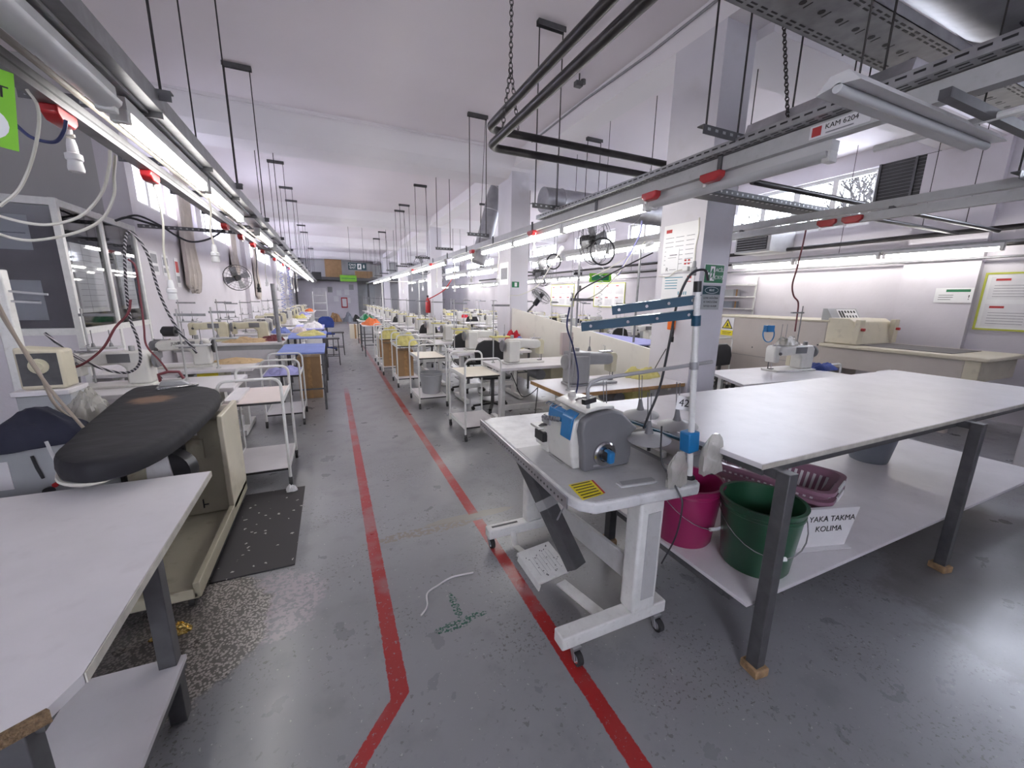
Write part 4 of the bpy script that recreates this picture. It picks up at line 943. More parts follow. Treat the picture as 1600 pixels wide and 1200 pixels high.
# ---- black steam pipes in an L, hung on a chain
def pipeL(z, x, y, label):
    t = thing('steam_pipe', label, 'pipe', (x, y, z)); r = .032
    MB().tube([(0, -5.0, 0), (0, -.10, 0)] + arc((.10, -.10, 0), .10, pi, pi / 2, 6, (1, 0, 0), (0, 1, 0)) + [(2.35, 0, 0)], r, 16).build('pipe', 'iron', t); return t
pipeL(2.90, 1.32, 3.50, 'upper of the two black pipes bending in an L under the ceiling'); pipeL(2.77, 1.34, 3.52, 'lower of the two black pipes bending in an L under the ceiling')
def chain(label, p0, p1, link=.045):
    p0, p1 = Vector(p0), Vector(p1); n = int((p1 - p0).length / (link * .72)); d = (p1 - p0) / n; mb = MB(); x, y, dd = frame(d)
    for i in range(n):
        c = p0 + d * (i + .5); a = x if i % 2 else y
        mb.tube([c + dd * (link / 2 * cos(k * pi / 4)) + a * (link * .3 * sin(k * pi / 4)) for k in range(8)], .0035, 4, True)
    tag(mb.build('chain', 'wire'), label, 'chain', 'pipe chains')
chain('chain hanging from the ceiling to the corner of the black pipes', (1.33, 3.05, 3.9), (1.33, 3.05, 3.15)); chain('left branch of the chain wrapped round the black pipes', (1.33, 3.05, 3.15), (1.27, 3.05, 2.75)); chain('right branch of the chain wrapped round the black pipes', (1.33, 3.05, 3.15), (1.39, 3.03, 2.75))
chain('thin chain from the ceiling beside the first column down to the right rail', (2.55, 2.0, 3.9), (2.28, 1.55, 2.45), .03)
# ---- silver ducts beyond
t = thing('air_duct', 'silver duct slanting down behind the second white column', 'duct', (0, 0, 0))
q = [Vector(p) for p in [(3.33, 7.75, 3.725), (3.115, 7.75, 3.526), (3.01, 7.75, 3.166), (2.864, 7.75, 2.621), (2.703, 7.75, 2.189)]]
q = [Vector((3.6, 7.75, 3.42))] + q
MB().tube(spline(q, 3), .155, 24).build('pipe', 'duct', t)
mb = MB()
for i in (2, 3, 4): mb.ring(q[i], .158, .009, q[i] - q[i - 1], 28)
mb.build('joint_ring', 'galv', t)
t = thing('air_duct', 'large grey duct crossing behind the columns', 'duct', (0, 0, 0)); MB().tube([(3.36, 6.3, 3.12), (4.4, 6.3, 3.12), (7.9, 6.3, 3.12)], .20, 28).build('pipe', 'duct', t)
mb = MB()
for x in (3.7, 4.5, 5.3, 6.1): mb.ring((x, 6.3, 3.12), .205, .008, (1, 0, 0), 28)
mb.build('joint_ring', 'galv', t); MB().cyl((4.0, 6.3, 3.3), (4.0, 6.3, 3.9), .005, n=5).cyl((5.6, 6.3, 3.3), (5.6, 6.3, 3.9), .005, n=5).build('rod', 'wire', t)
t = thing('air_duct', 'grey duct running along above the second rail', 'duct', (0, 0, 0)); MB().tube(spline([(3.75, 6.1, 2.88), (3.75, 5.6, 2.86), (3.75, 4.6, 2.86), (3.75, 2.3, 2.86)], 4), .17, 28).build('pipe', 'duct', t)
mb = MB()
for y in (5.3, 4.6, 3.9, 3.2): mb.ring((3.75, y, 2.86), .175, .008, (0, 1, 0), 28)
mb.build('joint_ring', 'galv', t); MB().cyl((3.75, 4.2, 3.0), (3.75, 4.2, 3.9), .005, n=5).cyl((3.75, 2.9, 3.0), (3.75, 2.9, 3.6), .005, n=5).build('rod', 'wire', t)
# smoke-detector like bracket on the ceiling
t = thing('ceiling_bracket', 'small metal camera bracket under the ceiling near the column beam', 'bracket', (2.65, 4.204, 3.82)); MB().cyl((0, 0, 0), (0, 0, .08), .008).box(-.05, .03, -.03, .03, -.05, 0).cyl((.05, 0, -.01), (.05, 0, .03), .03).build('body', 'steel', t)
# ================================================================ FANS
def fan(label, loc, rz, r=.24, group='industrial fans', tilt=0, mount=None):
    t = thing('wall_fan', label, 'fan', loc, rz, group); t.rotation_euler = (tilt, 0, rz)
    g = MB()
    for k in (.98, .8, .6, .4, .22): g.ring((0, -.07 if k < .9 else -.05, 0), r * k, .0022 if k < .9 else .005, (0, 1, 0), 28, 4)
    for i in range(16): a = 2 * pi * i / 16; g.tube([(r * .2 * cos(a), -.075, r * .2 * sin(a)), (r * .7 * cos(a), -.07, r * .7 * sin(a)), (r * .98 * cos(a), -.04, r * .98 * sin(a)), (r * .9 * cos(a), .05, r * .9 * sin(a)), (r * .3 * cos(a), .07, r * .3 * sin(a))], .002, 4)
    g.ring((0, .0, 0), r, .005, (0, 1, 0), 28, 4); g.build('guard', 'steel', t)
    for i in range(4):
        a = 2 * pi * i / 4 + .4; pts = []
        mb = MB(); u = Vector((cos(a), 0, sin(a))); v = Vector((-sin(a), 0, cos(a)))
        P4 = [u * r * .2 - v * .03, u * r * .85 - v * .07, u * r * .88 + v * .06, u * r * .2 + v * .04]
        vs = [p + Vector((0, -.02 + .04 * (j in (2, 3)), 0)) for j, p in enumerate(P4)]; vs += [p + Vector((0, .004, 0)) for p in vs]
        mb.add(vs, [(0, 1, 2, 3), (7, 6, 5, 4), (0, 4, 5, 1), (1, 5, 6, 2), (2, 6, 7, 3), (3, 7, 4, 0)]).build('blade', 'steel_mid', t, smooth=False)
    MB().cyl((0, -.08, 0), (0, .04, 0), r * .2, n=16).build('hub', 'black', t); MB().cyl((0, .04, 0), (0, .20, 0), r * .26, n=16).build('motor', 'black', t)
    if mount: MB().obox((0, .15, 0), mount, .03, .03).build('mount_arm', 'steel', t, smooth=False)
    return t
fan('grey-caged fan fixed to the left wall below the windows', (-1.80, 10.6, 1.85), R(20), .27, mount=(-.16, .25, 0))
fan('large dark fan on the third column above the right lights', (2.80, 13.2, 2.5), R(-10), .30, mount=(.25, .0, 0))
fan('dark caged fan beside the second column', (3.75, 6.95, 2.0), R(20), .26, mount=(-.36, .25, 0))
fan('fan tilted up beside the second column, lower than the dark one', (3.70, 6.9, 1.55), R(30), .20, tilt=R(-50), mount=(-.28, .35, -.1))
fan('big round fan hung beyond the first column under the duct', (3.45, 4.9, 2.32), R(15), .33, mount=(.35, .15, .1))
fan('black fan past the third column', (3.75, 15.2, 2.3), R(10), .3)
fan('small dark fan high on the far right wall', (7.6, 11.5, 2.35), R(60), .22)
def hoop(label, c, r, ax):
    tag(MB().ring(c, r, .012, ax, 30, 6).tube([(c[0], c[1], c[2] + r), (c[0], c[1], 3.9)], .004, 4).build('coiled_hose', 'cableb'), label, 'hose', 'hoses hung in loops')
hoop('black hose hung in a round loop under the duct', (3.35, 4.55, 2.13), .17, (.2, 1, 0)); hoop('small black hose loop hung beyond the right lights', (3.5, 6.1, 2.12), .12, (.2, 1, .2))
# ================================================================ OFFICE PARTITION (left, glazed)
t = thing('glass_office', 'white-framed glass office booth against the left wall', 'booth', (-2.05, 4.85, 0))
def panel(mb, x0, x1, y0, y1): mb.box(min(x0, x1), max(x0, x1), min(y0, y1), max(y0, y1), 0, 1.14)
fr = MB(); w = .045
for x in (0, -.95, -1.9, -2.9): fr.box(x - w, x, 0, w, 0, 2.27)
for y in (.72, 1.50): fr.box(-w, 0, y, y + w, 0, 2.27)
for z in (.001, 1.12, 2.208): fr.box(-2.898, -.002, .002, w - .002, z, z + .06).box(-w + .002, -.002, .003, 1.54, z + .001, z + .059)
fr.build('frame', 'wpaint', t, smooth=False)
MB().box(-2.9, -.04, .012, .03, .06, 1.12).box(-.03, -.012, .04, 1.5, .06, 1.12).build('lower_panel', 'wall', t, smooth=False)
for a, b in ((-.95, -.045), (-1.9, -.995), (-2.85, -1.945)): MB().box(a, b, .018, .024, 1.18, 2.21).build('pane', 'glass2', t, smooth=False)
for a, b in ((.045, .72), (.765, 1.50)): MB().box(-.026, -.020, a, b, 1.18, 2.21).build('pane', 'glass2', t, smooth=False)
o = MB().box(-4.9, -2.4, 6.34, 6.39, 0.1, 2.2).build('office_backing', 'darkroom', smooth=False); tag(o, 'dark panel across the back of the glass office', 'panel')  # flat dark panel behind the office glass, just before the alcove wall
for i, (x, y, z, w_, h_, lab) in enumerate(((-2.075, 5.24, 1.62, .50, .62, 'printed white chart taped inside the side glass of the office'), (-2.075, 6.02, 1.62, .34, .60, 'second printed chart taped inside the office side glass'), )):
    t = face_empty('wall_chart', lab, 'chart', (x, y, z), (1, 0, 0)); MB().box(-w_ / 2, w_ / 2, -h_ / 2, h_ / 2, -.001, .001).build('sheet', 'paper', t, smooth=False)
    mb = MB()
    for k in range(10): mb.box(-w_ * .42, w_ * .42, -h_ * .42 + k * h_ * .085, -h_ * .42 + k * h_ * .085 + .004, .001, .0016)
    mb.box(-w_ * .15, -w_ * .145, -h_ / 2, h_ / 2, .001, .0018); mb.build('print', 'greyink', t, smooth=False)
for x, z, w_, h_, lab in ((-2.42, 1.42, .30, .34, 'white paper taped low inside the front glass of the office'), (-2.40, 1.98, .26, .28, 'grey-white paper taped high inside the front glass of the office')):
    t = face_empty('notice', lab, 'notice', (x, 4.90, z), (0, -1, 0)); MB().box(-w_ / 2, w_ / 2, -h_ / 2, h_ / 2, -.001, .001).build('sheet', 'paper', t, smooth=False)
    MB().box(-w_ * .4, w_ * .4, -.01, 0, .001, .0015).build('print', 'greyink', t, smooth=False)
# curtains, posters on the left wall
def curtain(label, y, w_, z1, z0, x=XL + .07, bunch=.5):
    mb = MB(); n = 36; vs = []
    for j, (z, k) in enumerate(((z1, 1), (z0 + (z1 - z0) * .6, .8), (z0 + (z1 - z0) * .35, .75), (z0 + .25, 1.0), (z0 + .05, .9), (z0, .7))):
        for i in range(n + 1): u = i / n - .5; vs.append((x + .035 * sin(i * 1.9 + j * .3) + .02 * (j == 3), y + u * w_ * k, z + .05 * sin(i * .4) * (j > 3)))
    fs = [(j * (n + 1) + i, j * (n + 1) + i + 1, (j + 1) * (n + 1) + i + 1, (j + 1) * (n + 1) + i) for j in range(5) for i in range(n)]
    o = mb.add(vs, fs).build('curtain', 'curtain'); s = o.modifiers.new('thickness', 'SOLIDIFY'); s.thickness = .006; tag(o, label, 'curtain')
curtain('beige curtain gathered beside the left windows and hanging to mid wall', 8.15, .75, 3.62, 1.55); curtain('second beige curtain bunched farther along the left windows', 11.6, .7, 3.5, 1.9); curtain('pale curtain hanging beside the far left windows', 14.6, .7, 3.5, 1.4)
for y, z, w_, h_, col, lab in ((6.9, 1.88, .26, .30, 'greyink', 'white poster with a dark picture, nearest on the left wall'), (7.3, 1.87, .24, .28, 'greyink', 'grey picture poster, second on the left wall'), (7.75, 1.80, .16, .42, 'redink', 'tall narrow poster with red marks on the left wall'), (8.35 - .75 + .75, 1.84, .2, .34, 'yellow', 'small yellow and red warning poster on the left wall')):
    t = face_empty('poster', lab, 'poster', (XL + .004, y - .1, z), (1, 0, 0), 'posters on the left wall'); MB().box(-w_ / 2, w_ / 2, -h_ / 2, h_ / 2, -.002, .002).build('sheet', 'paper', t, smooth=False)
    MB().box(-w_ * .4, w_ * .4, 0, h_ * .38, .002, .003).build('picture', col, t, smooth=False); MB().box(-w_ * .4, w_ * .4, -h_ * .35, -h_ * .12, .002, .003).build('caption', 'greyink' if col != 'yellow' else 'redink', t, smooth=False)
t = thing('wall_bracket_arm', 'dark perforated steel arm reaching from the left wall to the lighting rail', 'bracket', (-1.45, 6.5, 2.27)); MB().box(-.6, .75, -.02, .02, 0, .04).build('arm', 'steel', t, smooth=False)
h = MB()
for i in range(20): h.box(-.55 + i * .06, -.53 + i * .06, -.0206, -.02, .01, .03)
merge(kids(t)[0], h, 'mmid')
# ================================================================ IRONING STATION
t = thing('ironing_cabinet', 'cream vacuum ironing cabinet with an open front tray, behind the left table', 'cabinet', (-1.0, 2.8, 0))
L = lambda mb: loc(mb, -1.0, 2.8)
L(MB().box(-1.20, -.685, 2.14, 3.36, .05, .085)).build('base_tray', 'olive', t, bevel=.004)
L(MB().box(-.705, -.675, 2.14, 3.36, .055, .135).box(-1.20, -.70, 2.13, 2.15, .06, .11)).build('tray_lip', 'olive', t, bevel=.004)
L(MB().box(-1.20, -.70, 2.98, 3.36, .085, .72)).build('body', 'olive', t, bevel=.008)
L(MB().box(-.705, -.675, 2.93, 3.37, .10, .75)).build('side_panel', 'presscream', t, bevel=.006)
L(MB().box(-.99, -.80, 2.968, 2.98, .47, .60)).build('access_door', 'olive', t, bevel=.003)
L(MB().box(-.92, -.89, 2.93, 2.97, .50, .60)).build('latch', 'black', t, bevel=.003)
for x in (-.95, -.85): L(MB().box(x, x + .006, 2.972, 2.98, .13, .19).box(x, x + .03, 2.972, 2.98, .15, .155)).build('slot', 'black', t, smooth=False)
L(MB().cyl((-.98, 2.62, .6), (-.98, 2.62, .75), .06, n=16)).build('board_post', 'steel', t)
L(MB().cyl((-.80, 2.40, .62), (-.78, 2.46, .62), .10, n=24)).build('fan_housing', 'black', t)
for x, y in ((-.72, 2.17), (-.72, 3.3), (-1.15, 2.17), (-1.15, 3.3)):
    L(MB().cyl((x - .012, y, .025), (x + .012, y, .025), .025, n=12).box(x - .015, x + .015, y - .015, y + .015, .03, .055)).build('foot', 'rubber', t)
# the padded board
out = [(-1.02, 2.05), (-.93, 1.985), (-.83, 2.0), (-.755, 2.10), (-.71, 2.30), (-.695, 2.6), (-.70, 3.0), (-.735, 3.25), (-.80, 3.38), (-.92, 3.5), (-1.12, 3.62), (-1.28, 3.62), (-1.31, 3.5), (-1.27, 3.2), (-1.22, 2.9), (-1.17, 2.6), (-1.12, 2.35), (-1.08, 2.15)]
t = thing('ironing_board', 'black padded steam ironing board pointing its rounded nose at the camera', 'ironing board', (-1.0, 2.8, .755))
cx, cy = -1.0, 2.8; vs = []; lv = ((.0, .90), (.012, .97), (.045, 1.0), (.075, .985), (.092, .94), (.098, .86), (.10, .5))
P2 = spline([(a, b, 0) for a, b in out + out[:1]], 3)[:-1]
for z, k in lv: vs += [((p.x - cx) * k if abs(p.x - cx) > 0 else 0, (p.y - cy) * (1 - (1 - k) * .4), z + .004 * noise.noise(Vector((p.x * 7, p.y * 7, z * 9)))) for p in P2]
n = len(P2); fs = [(j * n + i, j * n + (i + 1) % n, (j + 1) * n + (i + 1) % n, (j + 1) * n + i) for j in range(len(lv) - 1) for i in range(n)] + [tuple(range(n - 1, -1, -1)), tuple((len(lv) - 1) * n + i for i in range(n))]
MB().add(vs, fs).build('padded_cover', 'board', t)
MB().tube(spline([(.2, -.5, .0), (.1, -.75, -.01), (-.05, -.70, -.01), (-.15, -.45, .0)], 5), .008, 6).build('hose', 'cablew', t)
mb = MB(); mb.prism([(-.16, 0), (.14, 0), (.10, -.20), (-.14, -.12)], -.01, .012, 'y')
o = mb.build('pocket', 'whcloth', t, bevel=.004); o.location = (.20, .28, 0); o.rotation_euler = (0, 0, R(70)); o['label'] = 'beige cloth pocket slung under the board edge'
o = MB().prism([(-.04, 0), (.04, 0), (.055, -.16), (-.05, -.17)], -.012, .012, 'y').build('rag', 'whcloth', t, bevel=.006); o.location = (.16, -.40, .0); o['label'] = 'beige rag hanging under the nose'
# steam iron hung at the tail and the iron rest
t = thing('steam_iron', 'steam iron with a dark red handle lying at the far end of the black board', 'iron', (-1.02, 3.44, .853), R(10))
MB().prism([(-.11, -.045), (.04, -.05), (.12, 0), (.04, .05), (-.11, .045)], 0, .018, 'z').build('soleplate', 'chrome', t, bevel=.004); MB().prism([(-.10, .018), (.07, .018), (.03, .055), (-.08, .06)], -.03, .03, 'y').build('body', 'mmid', t, bevel=.008)
MB().tube([(-.085, 0, .05), (-.09, 0, .10), (-.04, 0, .115), (.02, 0, .11), (.04, 0, .06)], .010, 10).build('handle', 'cabler', t)
def cable(name, label, pts, r, m, cat='cable', k=6): tag(MB().tube(spline(pts, k), r, 7).build(name, m), label, cat)
cable('braided_hose', 'black and white braided steam hose hung in a tall loop over the ironing board', [(-1.68, 3.55, 1.239), (-1.581, 3.55, 1.103), (-1.44, 3.55, 0.993), (-1.311, 3.55, 0.959), (-1.236, 3.55, 1.031), (-1.228, 3.55, 1.186), (-1.246, 3.55, 1.317), (-1.239, 3.55, 1.508), (-1.216, 3.55, 1.735), (-1.19, 3.55, 1.865), (-1.164, 3.55, 1.891), (-1.133, 3.55, 1.853), (-1.093, 3.55, 1.742), (-1.065, 3.55, 1.49), (-1.006, 3.55, 1.271), (-0.909, 3.55, 1.076)], .0085, 'braid', 'hose')
cable('steam_hose', 'dark red hose drooping from the braided loop to the grey control unit', [(-1.722, 3.5, 1.026), (-1.636, 3.5, 1.008), (-1.526, 3.5, 1.027), (-1.399, 3.5, 1.132), (-1.314, 3.5, 1.27), (-1.236, 3.5, 1.362), (-1.209, 3.5, 1.454)], .0075, 'cabler', 'hose')
cable('steam_hose', 'dark red hose hanging beside the braided loop down to the iron', [(-1.185, 3.5, 1.713), (-1.154, 3.5, 1.662), (-1.158, 3.5, 1.447), (-1.165, 3.5, 1.276), (-1.169, 3.5, 1.146), (-1.111, 3.5, 1.037), (-1.079, 3.5, 0.962)], .006, 'cabler', 'hose')
cable('power_cable', 'beige cable drooping from the nearest left socket to the upper left edge', [(-0.76, 2.3, 2.048), (-0.776, 2.3, 1.969), (-0.787, 2.3, 1.894), (-0.838, 2.3, 1.797), (-0.926, 2.3, 1.737), (-1.045, 2.3, 1.699), (-1.117, 2.3, 1.701), (-1.197, 2.3, 1.735)], .0055, 'cablew')
cable('power_cable', 'second beige cable drooping lower left from the busbar', [(-0.757, 2.25, 2.053), (-0.77, 2.25, 1.988), (-0.804, 2.25, 1.894), (-0.876, 2.25, 1.802), (-0.966, 2.25, 1.758), (-1.047, 2.25, 1.756), (-1.145, 2.25, 1.784)], .0055, 'cablew')
cable('power_cable', 'beige cable curving down the upper left corner past the green sign', [(-0.899, 2.1, 2.177), (-0.881, 2.1, 2.131), (-0.89, 2.1, 2.06), (-0.925, 2.1, 1.952), (-0.974, 2.1, 1.852), (-1.033, 2.1, 1.789)], .005, 'cablew')
cable('power_cable', 'dark blue cable sagging behind the green sign', [(-0.995, 2.2, 2.092), (-0.956, 2.2, 2.051), (-0.897, 2.2, 2.045), (-0.864, 2.2, 2.087), (-0.852, 2.2, 2.126)], .006, 'cablenavy')
cable('power_cable', 'black cable bundle sagging from the office corner to the rail', [(-1.889, 5.6, 2.237), (-1.756, 5.6, 2.28), (-1.584, 5.6, 2.2), (-1.461, 5.6, 2.107), (-1.329, 5.6, 2.051), (-1.151, 5.6, 2.103), (-0.989, 5.6, 2.23)], .01, 'cableb')
cable('power_cable', 'thick black cable running over the office roof edge', [(-2.012, 5.8, 2.239), (-1.902, 5.8, 2.281), (-1.748, 5.8, 2.243), (-1.578, 5.8, 2.197)], .012, 'cableb')
cable('steam_hose', 'tan hose falling past the grey boiler cabinet', [(-1.349, 2.55, 1.536), (-1.32, 2.55, 1.372), (-1.279, 2.55, 1.197), (-1.23, 2.55, 1.043), (-1.182, 2.55, 0.928), (-1.148, 2.55, 0.849)], .007, 'cabletan', 'hose')
cable('steam_hose', 'second tan hose running beside the first behind the boiler cabinet', [(-1.436, 2.7, 1.496), (-1.387, 2.7, 1.304), (-1.331, 2.7, 1.115), (-1.302, 2.7, 0.95), (-1.24, 2.7, 0.842)], .007, 'cabletan', 'hose')
cable('steam_hose', 'grey hose curving under the nose of the ironing board', [(-1.137, 2.25, 0.879), (-1.117, 2.25, 0.783), (-1.059, 2.25, 0.768), (-1.025, 2.25, 0.786)], .006, 'gpaint', 'hose')
# boiler cabinet with folded board on top
t = thing('boiler_cabinet', 'grey steel boiler cabinet left of the ironing board', 'cabinet', (-1.40, 2.80, 0))
MB().box(-.17, .16, -.20, .22, 0, .78).build('body', 'cab', t, bevel=.01); MB().box(-.13, -.06, -.204, -.2, .56, .70).build('data_plate', 'lam', t, smooth=False)
MB().tube([(.03, -.21, .72), (.04, -.215, .66), (.05, -.21, .60)], .006, 6).lathe([(.001, 0), (.02, 0), (.022, .02), (.001, .024)], (.06, -.20, .53), 14, (0, -1, 0)).build('valve', 'black', t)
MB().lathe([(.001, 0), (.012, 0), (.012, .02), (.001, .02)], (.09, -.20, .56), 12, (0, -1, 0)).build('red_valve', 'redplastic', t)
o = cloth_pile(0, 0, 0, .30, .17, .15, 6, folds=.6).build('ironing_pad', 'navy'); o.location = (-1.42, 2.60, .785); o.rotation_euler = (0, 0, R(15)); tag(o, 'dark navy padded cloth heaped on the grey boiler cabinet', 'cloth')
t = thing('steam_control_unit', 'small cream control unit with a round dial on the boiler stand', 'control unit', (-1.58, 3.30, 0))
MB().box(-.12, .12, -.1, .1, 0, .9).build('pedestal', 'cab', t, bevel=.006); MB().box(-.13, .12, -.12, .1, .90, .93).build('shelf', 'lam', t, bevel=.004)
MB().prism([(-.10, .93), (.10, .93), (.10, 1.16), (-.10, 1.18)], -.08, .06, 'y').build('housing', 'presscream', t, bevel=.015); MB().box(-.085, .085, -.083, -.08, .955, 1.145).build('front_panel', 'steel', t, smooth=False)
MB().lathe([(.001, 0), (.045, 0), (.045, .006), (.025, .008), (.025, .02), (.001, .02)], (.0, -.083, 1.07), 20, (0, -1, 0)).build('dial', 'mcream', t)
t = thing('white_conduit_post', 'white service post standing at the left edge in front of the office', 'post', (-1.78, 3.45, 0)); MB().box(-.035, .035, -.03, .03, 0, 1.62).build('post', 'wpaint', t, bevel=.006); MB().cyl((0, 0, 1.62), (0, 0, 3.9), .008, n=8).build('riser', 'gpaint', t)
MB().obox((0, 0, 1.5), (.2, 0, 1.48), .012, .012).obox((0, 0, 1.44), (.16, .0, 1.43), .012, .012).build('hook_arm', 'gpaint', t, smooth=False)
o = cloth_pile(0, 0, 0, .13, .12, .13, 12, folds=1.4).build('plastic_bag', 'bag'); o.location = (-1.36, 3.05, .78); tag(o, 'shiny crumpled clear plastic bag between the boiler cabinet and the board', 'bag')
MB().box(-.3, .3, -.2, .2, 0, .78)
t = thing('steam_generator', 'dark machinery block with pipes beside the grey cabinet', 'machine', (-1.40, 3.16, 0)); MB().box(-.05, .17, -.13, .15, .0, .78).build('body', 'steel', t, bevel=.01)
for i in range(3): MB().cyl((-.02 + i * .06, -.15, .3), (-.02 + i * .06, -.15, .7), .014, n=8).build('pipe', 'galv', t)

# ================================================================ LEFT STATIONS
T0 = sewing_table(1.25, .62, box='mcream', label='white sewing table behind the ironing board, nearest on the left side', group='left sewing tables'); T0.location = (-1.40, 4.15, 0)
tabs = [T0]
M0 = sewing_machine(label='cream sewing machine nearest on the left, behind the ironing board', body='mwhite', arm='mwhite', group='left sewing machines'); M0.location = (-1.62, 4.20, .75)
t2 = dup(T0, (-1.42, 5.15, 0), 0, 'white sewing table with peach cloth, second on the left side'); m2 = sewing_machine('mgrey', 'mwhite', 'black', 'white sewing machine marked JUKI with a black handwheel, second on the left', 'left sewing machines', back='mmid'); m2.location = (-1.42, 5.12, .75)
text('lettering', 'JUKI', .04, 'ink', m2, (-.04, -.0655, .25), (R(90), 0, 0)); text('lettering', 'JUKI', .04, 'ink', t2, (.25, -.182, .62), (R(90), 0, 0))
MB().box(.12, .30, -.184, -.182, .655, .70).build('warning_label', 'yellow', t2, smooth=False)
o = cloth_pile(0, 0, 0, .32, .17, .035, 21, folds=1.6).build('fabric_piece', 'peach'); o.location = (-1.05, 5.32, .75); tag(o, 'peach cloth spread on the second left sewing table', 'cloth')
s = thread_stand('thread stand with a slanting arm over the nearest left table', .62, 'left thread stands'); s.location = (-1.2, 4.3, .75)
dup(s, (-1.80, 4.30, .75), None, 'thread stand beside the glass office on the nearest left table'); dup(s, (-1.1, 4.93, .75), None, 'thin thread stand in front of the JUKI machine')
# long white bench with pair of pale yellow machines and the grey post
t = thing('machine_bench', 'long white bench with a lavender-grey front apron, third on the left', 'bench', (-1.36, 7.35, 0))
MB().box(-.66, .66, -.5, .45, .77, .80).build('benchtop', 'lam', t, bevel=.004); MB().box(-.62, .55, -.50, -.485, .42, .70).build('apron', 'lam_pink' if 0 else 'lam', t, smooth=False); MB().box(-.66, .66, -.48, -.46, .70, .77).build('rail', 'mmid', t, smooth=False)
for x in (-.6, .6):
    for y in (-.42, .4): MB().box(x - .025, x + .025, y - .025, y + .025, 0, .77).build('leg', 'wpaint', t, smooth=False)
o = MB().cyl((0, 0, 0), (-.015, 0, .86), .03, n=12).build('support_post', 'steel_mid'); o.location = (-.74, 6.93, .80); tag(o, 'grey round post standing at the aisle end of the white bench', 'post')
mY = sewing_machine('mcream', 'mcream', 'mgrey', 'pale yellow sewing machine at the wall end of the long left bench', 'left sewing machines', back='mmid'); mY.location = (-1.66, 7.3, .80)
dup(mY, (-1.15, 7.35, .80), 0, 'pale yellow sewing machine near the grey post on the long left bench')
o = cloth_pile(0, 0, 0, .30, .15, .06, 31, folds=1.6).build('fabric_piece', 'peach'); o.location = (-1.2, 7.1, .80); tag(o, 'peach cloth lying in front of the pale yellow left machines', 'cloth')
o = cloth_pile(0, 0, 0, .16, .12, .10, 33).build('garment', 'cabler'); o.location = (-.86, 7.2, .80); tag(o, 'dark brown garment heaped by the grey post', 'cloth')
dup(s, (-1.95, 7.1, .80), None, 'tall thread stand at the wall end of the long left bench'); dup(s, (-1.62, 7.65, .80), None, 'thread stand behind the pale yellow left machines')
# plain tables with blue cloth tops by the aisle
def plain_table(label, loc_, w=.55, d=1.1, h=.78, top='bluecloth', cloth=True, group='dark-legged aisle tables', cat='table'):
    t = thing('work_table', label, cat, loc_, 0, group)
    MB().box(-w / 2, w / 2, -d / 2, d / 2, h - .02, h).build('tabletop', top, t, bevel=.003)
    for x in (-w / 2 + .03, w / 2 - .03):
        for y in (-d / 2 + .03, d / 2 - .03): MB().box(x - .014, x + .014, y - .014, y + .014, 0, h - .02).build('leg', 'steel', t, smooth=False)
    MB().box(-w / 2 + .03, w / 2 - .03, -d / 2 + .02, -d / 2 + .035, .28, .30).box(-w / 2 + .03, w / 2 - .03, d / 2 - .035, d / 2 - .02, .28, .30).box(-w / 2 + .02, -w / 2 + .035, -d / 2, d / 2, .18, .20).box(w / 2 - .035, w / 2 - .02, -d / 2, d / 2, .28, .30).build('stretcher', 'steel', t, smooth=False)
    return t
plain_table('blue-topped table with dark legs, nearest on the left of the aisle', (-.39, 6.25, 0))
plain_table('blue-clothed table with yellow cloths on it, second on the left of the aisle', (-.42, 8.5, 0), .62, 1.5)
plain_table('lavender-clothed table, third on the left of the aisle', (-.48, 10.5, 0), .62, 1.6, top='lavcloth')
def box(label, loc_, sx, sy, sz, rz=0, m='card', group=None):
    t = thing('cardboard_box', label, 'box', loc_, rz, group); MB().box(-sx / 2, sx / 2, -sy / 2, sy / 2, 0, sz).build('carton', m, t, smooth=False); MB().box(-.025, .025, -sy / 2 - .001, sy / 2 + .001, 0, sz + .001).build('tape', 'ply', t, smooth=False); return t
box('cardboard box under the nearest blue-topped left table', (-.35, 6.6, .31 - .31), .3, .3, .62)
def pile(label, loc_, rx, ry, h, m, seed, rz=0, name='fabric_pile', group=None):
    o = cloth_pile(0, 0, 0, rx, ry, h, seed, 20, 16, 1.2).build(name, m); o.location = loc_; o.rotation_euler = (0, 0, rz); return tag(o, label, 'cloth', group)
pile('yellow cloths on the second blue left table', (-.38, 8.35, .78), .24, .3, .07, 'yelcloth', 41)
pile('pinkish cloths at the back of the second blue left table', (-.6, 9.0, .78), .14, .2, .12, 'lam_pink', 42)
pile('white cloth heap on the third left aisle table', (-.4, 10.3, .78), .2, .4, .12, 'whcloth', 43)
stool = thing('metal_stool', 'dark metal stool by the aisle, left side', 'stool', (-.02, 9.6, 0), 0, 'dark stools'); MB().box(-.15, .15, -.15, .15, .57, .60).build('seat', 'steel', stool, bevel=.004)
for x in (-.13, .13):
    for y in (-.13, .13): MB().cyl((x, y, 0), (x * .9, y * .9, .57), .010, n=8).build('leg', 'steel', stool)
MB().box(-.13, .13, -.135, -.125, .2, .215).box(-.13, .13, .125, .135, .2, .215).build('stretcher', 'steel', stool, smooth=False)
dup(stool, (.12, 11.2, 0), None, 'farther dark metal stool by the aisle, left side')
o = chair('dark blue chair beside the far left tables', (-.15, 12.2, 0), R(180), 'black work chairs', 'royal')
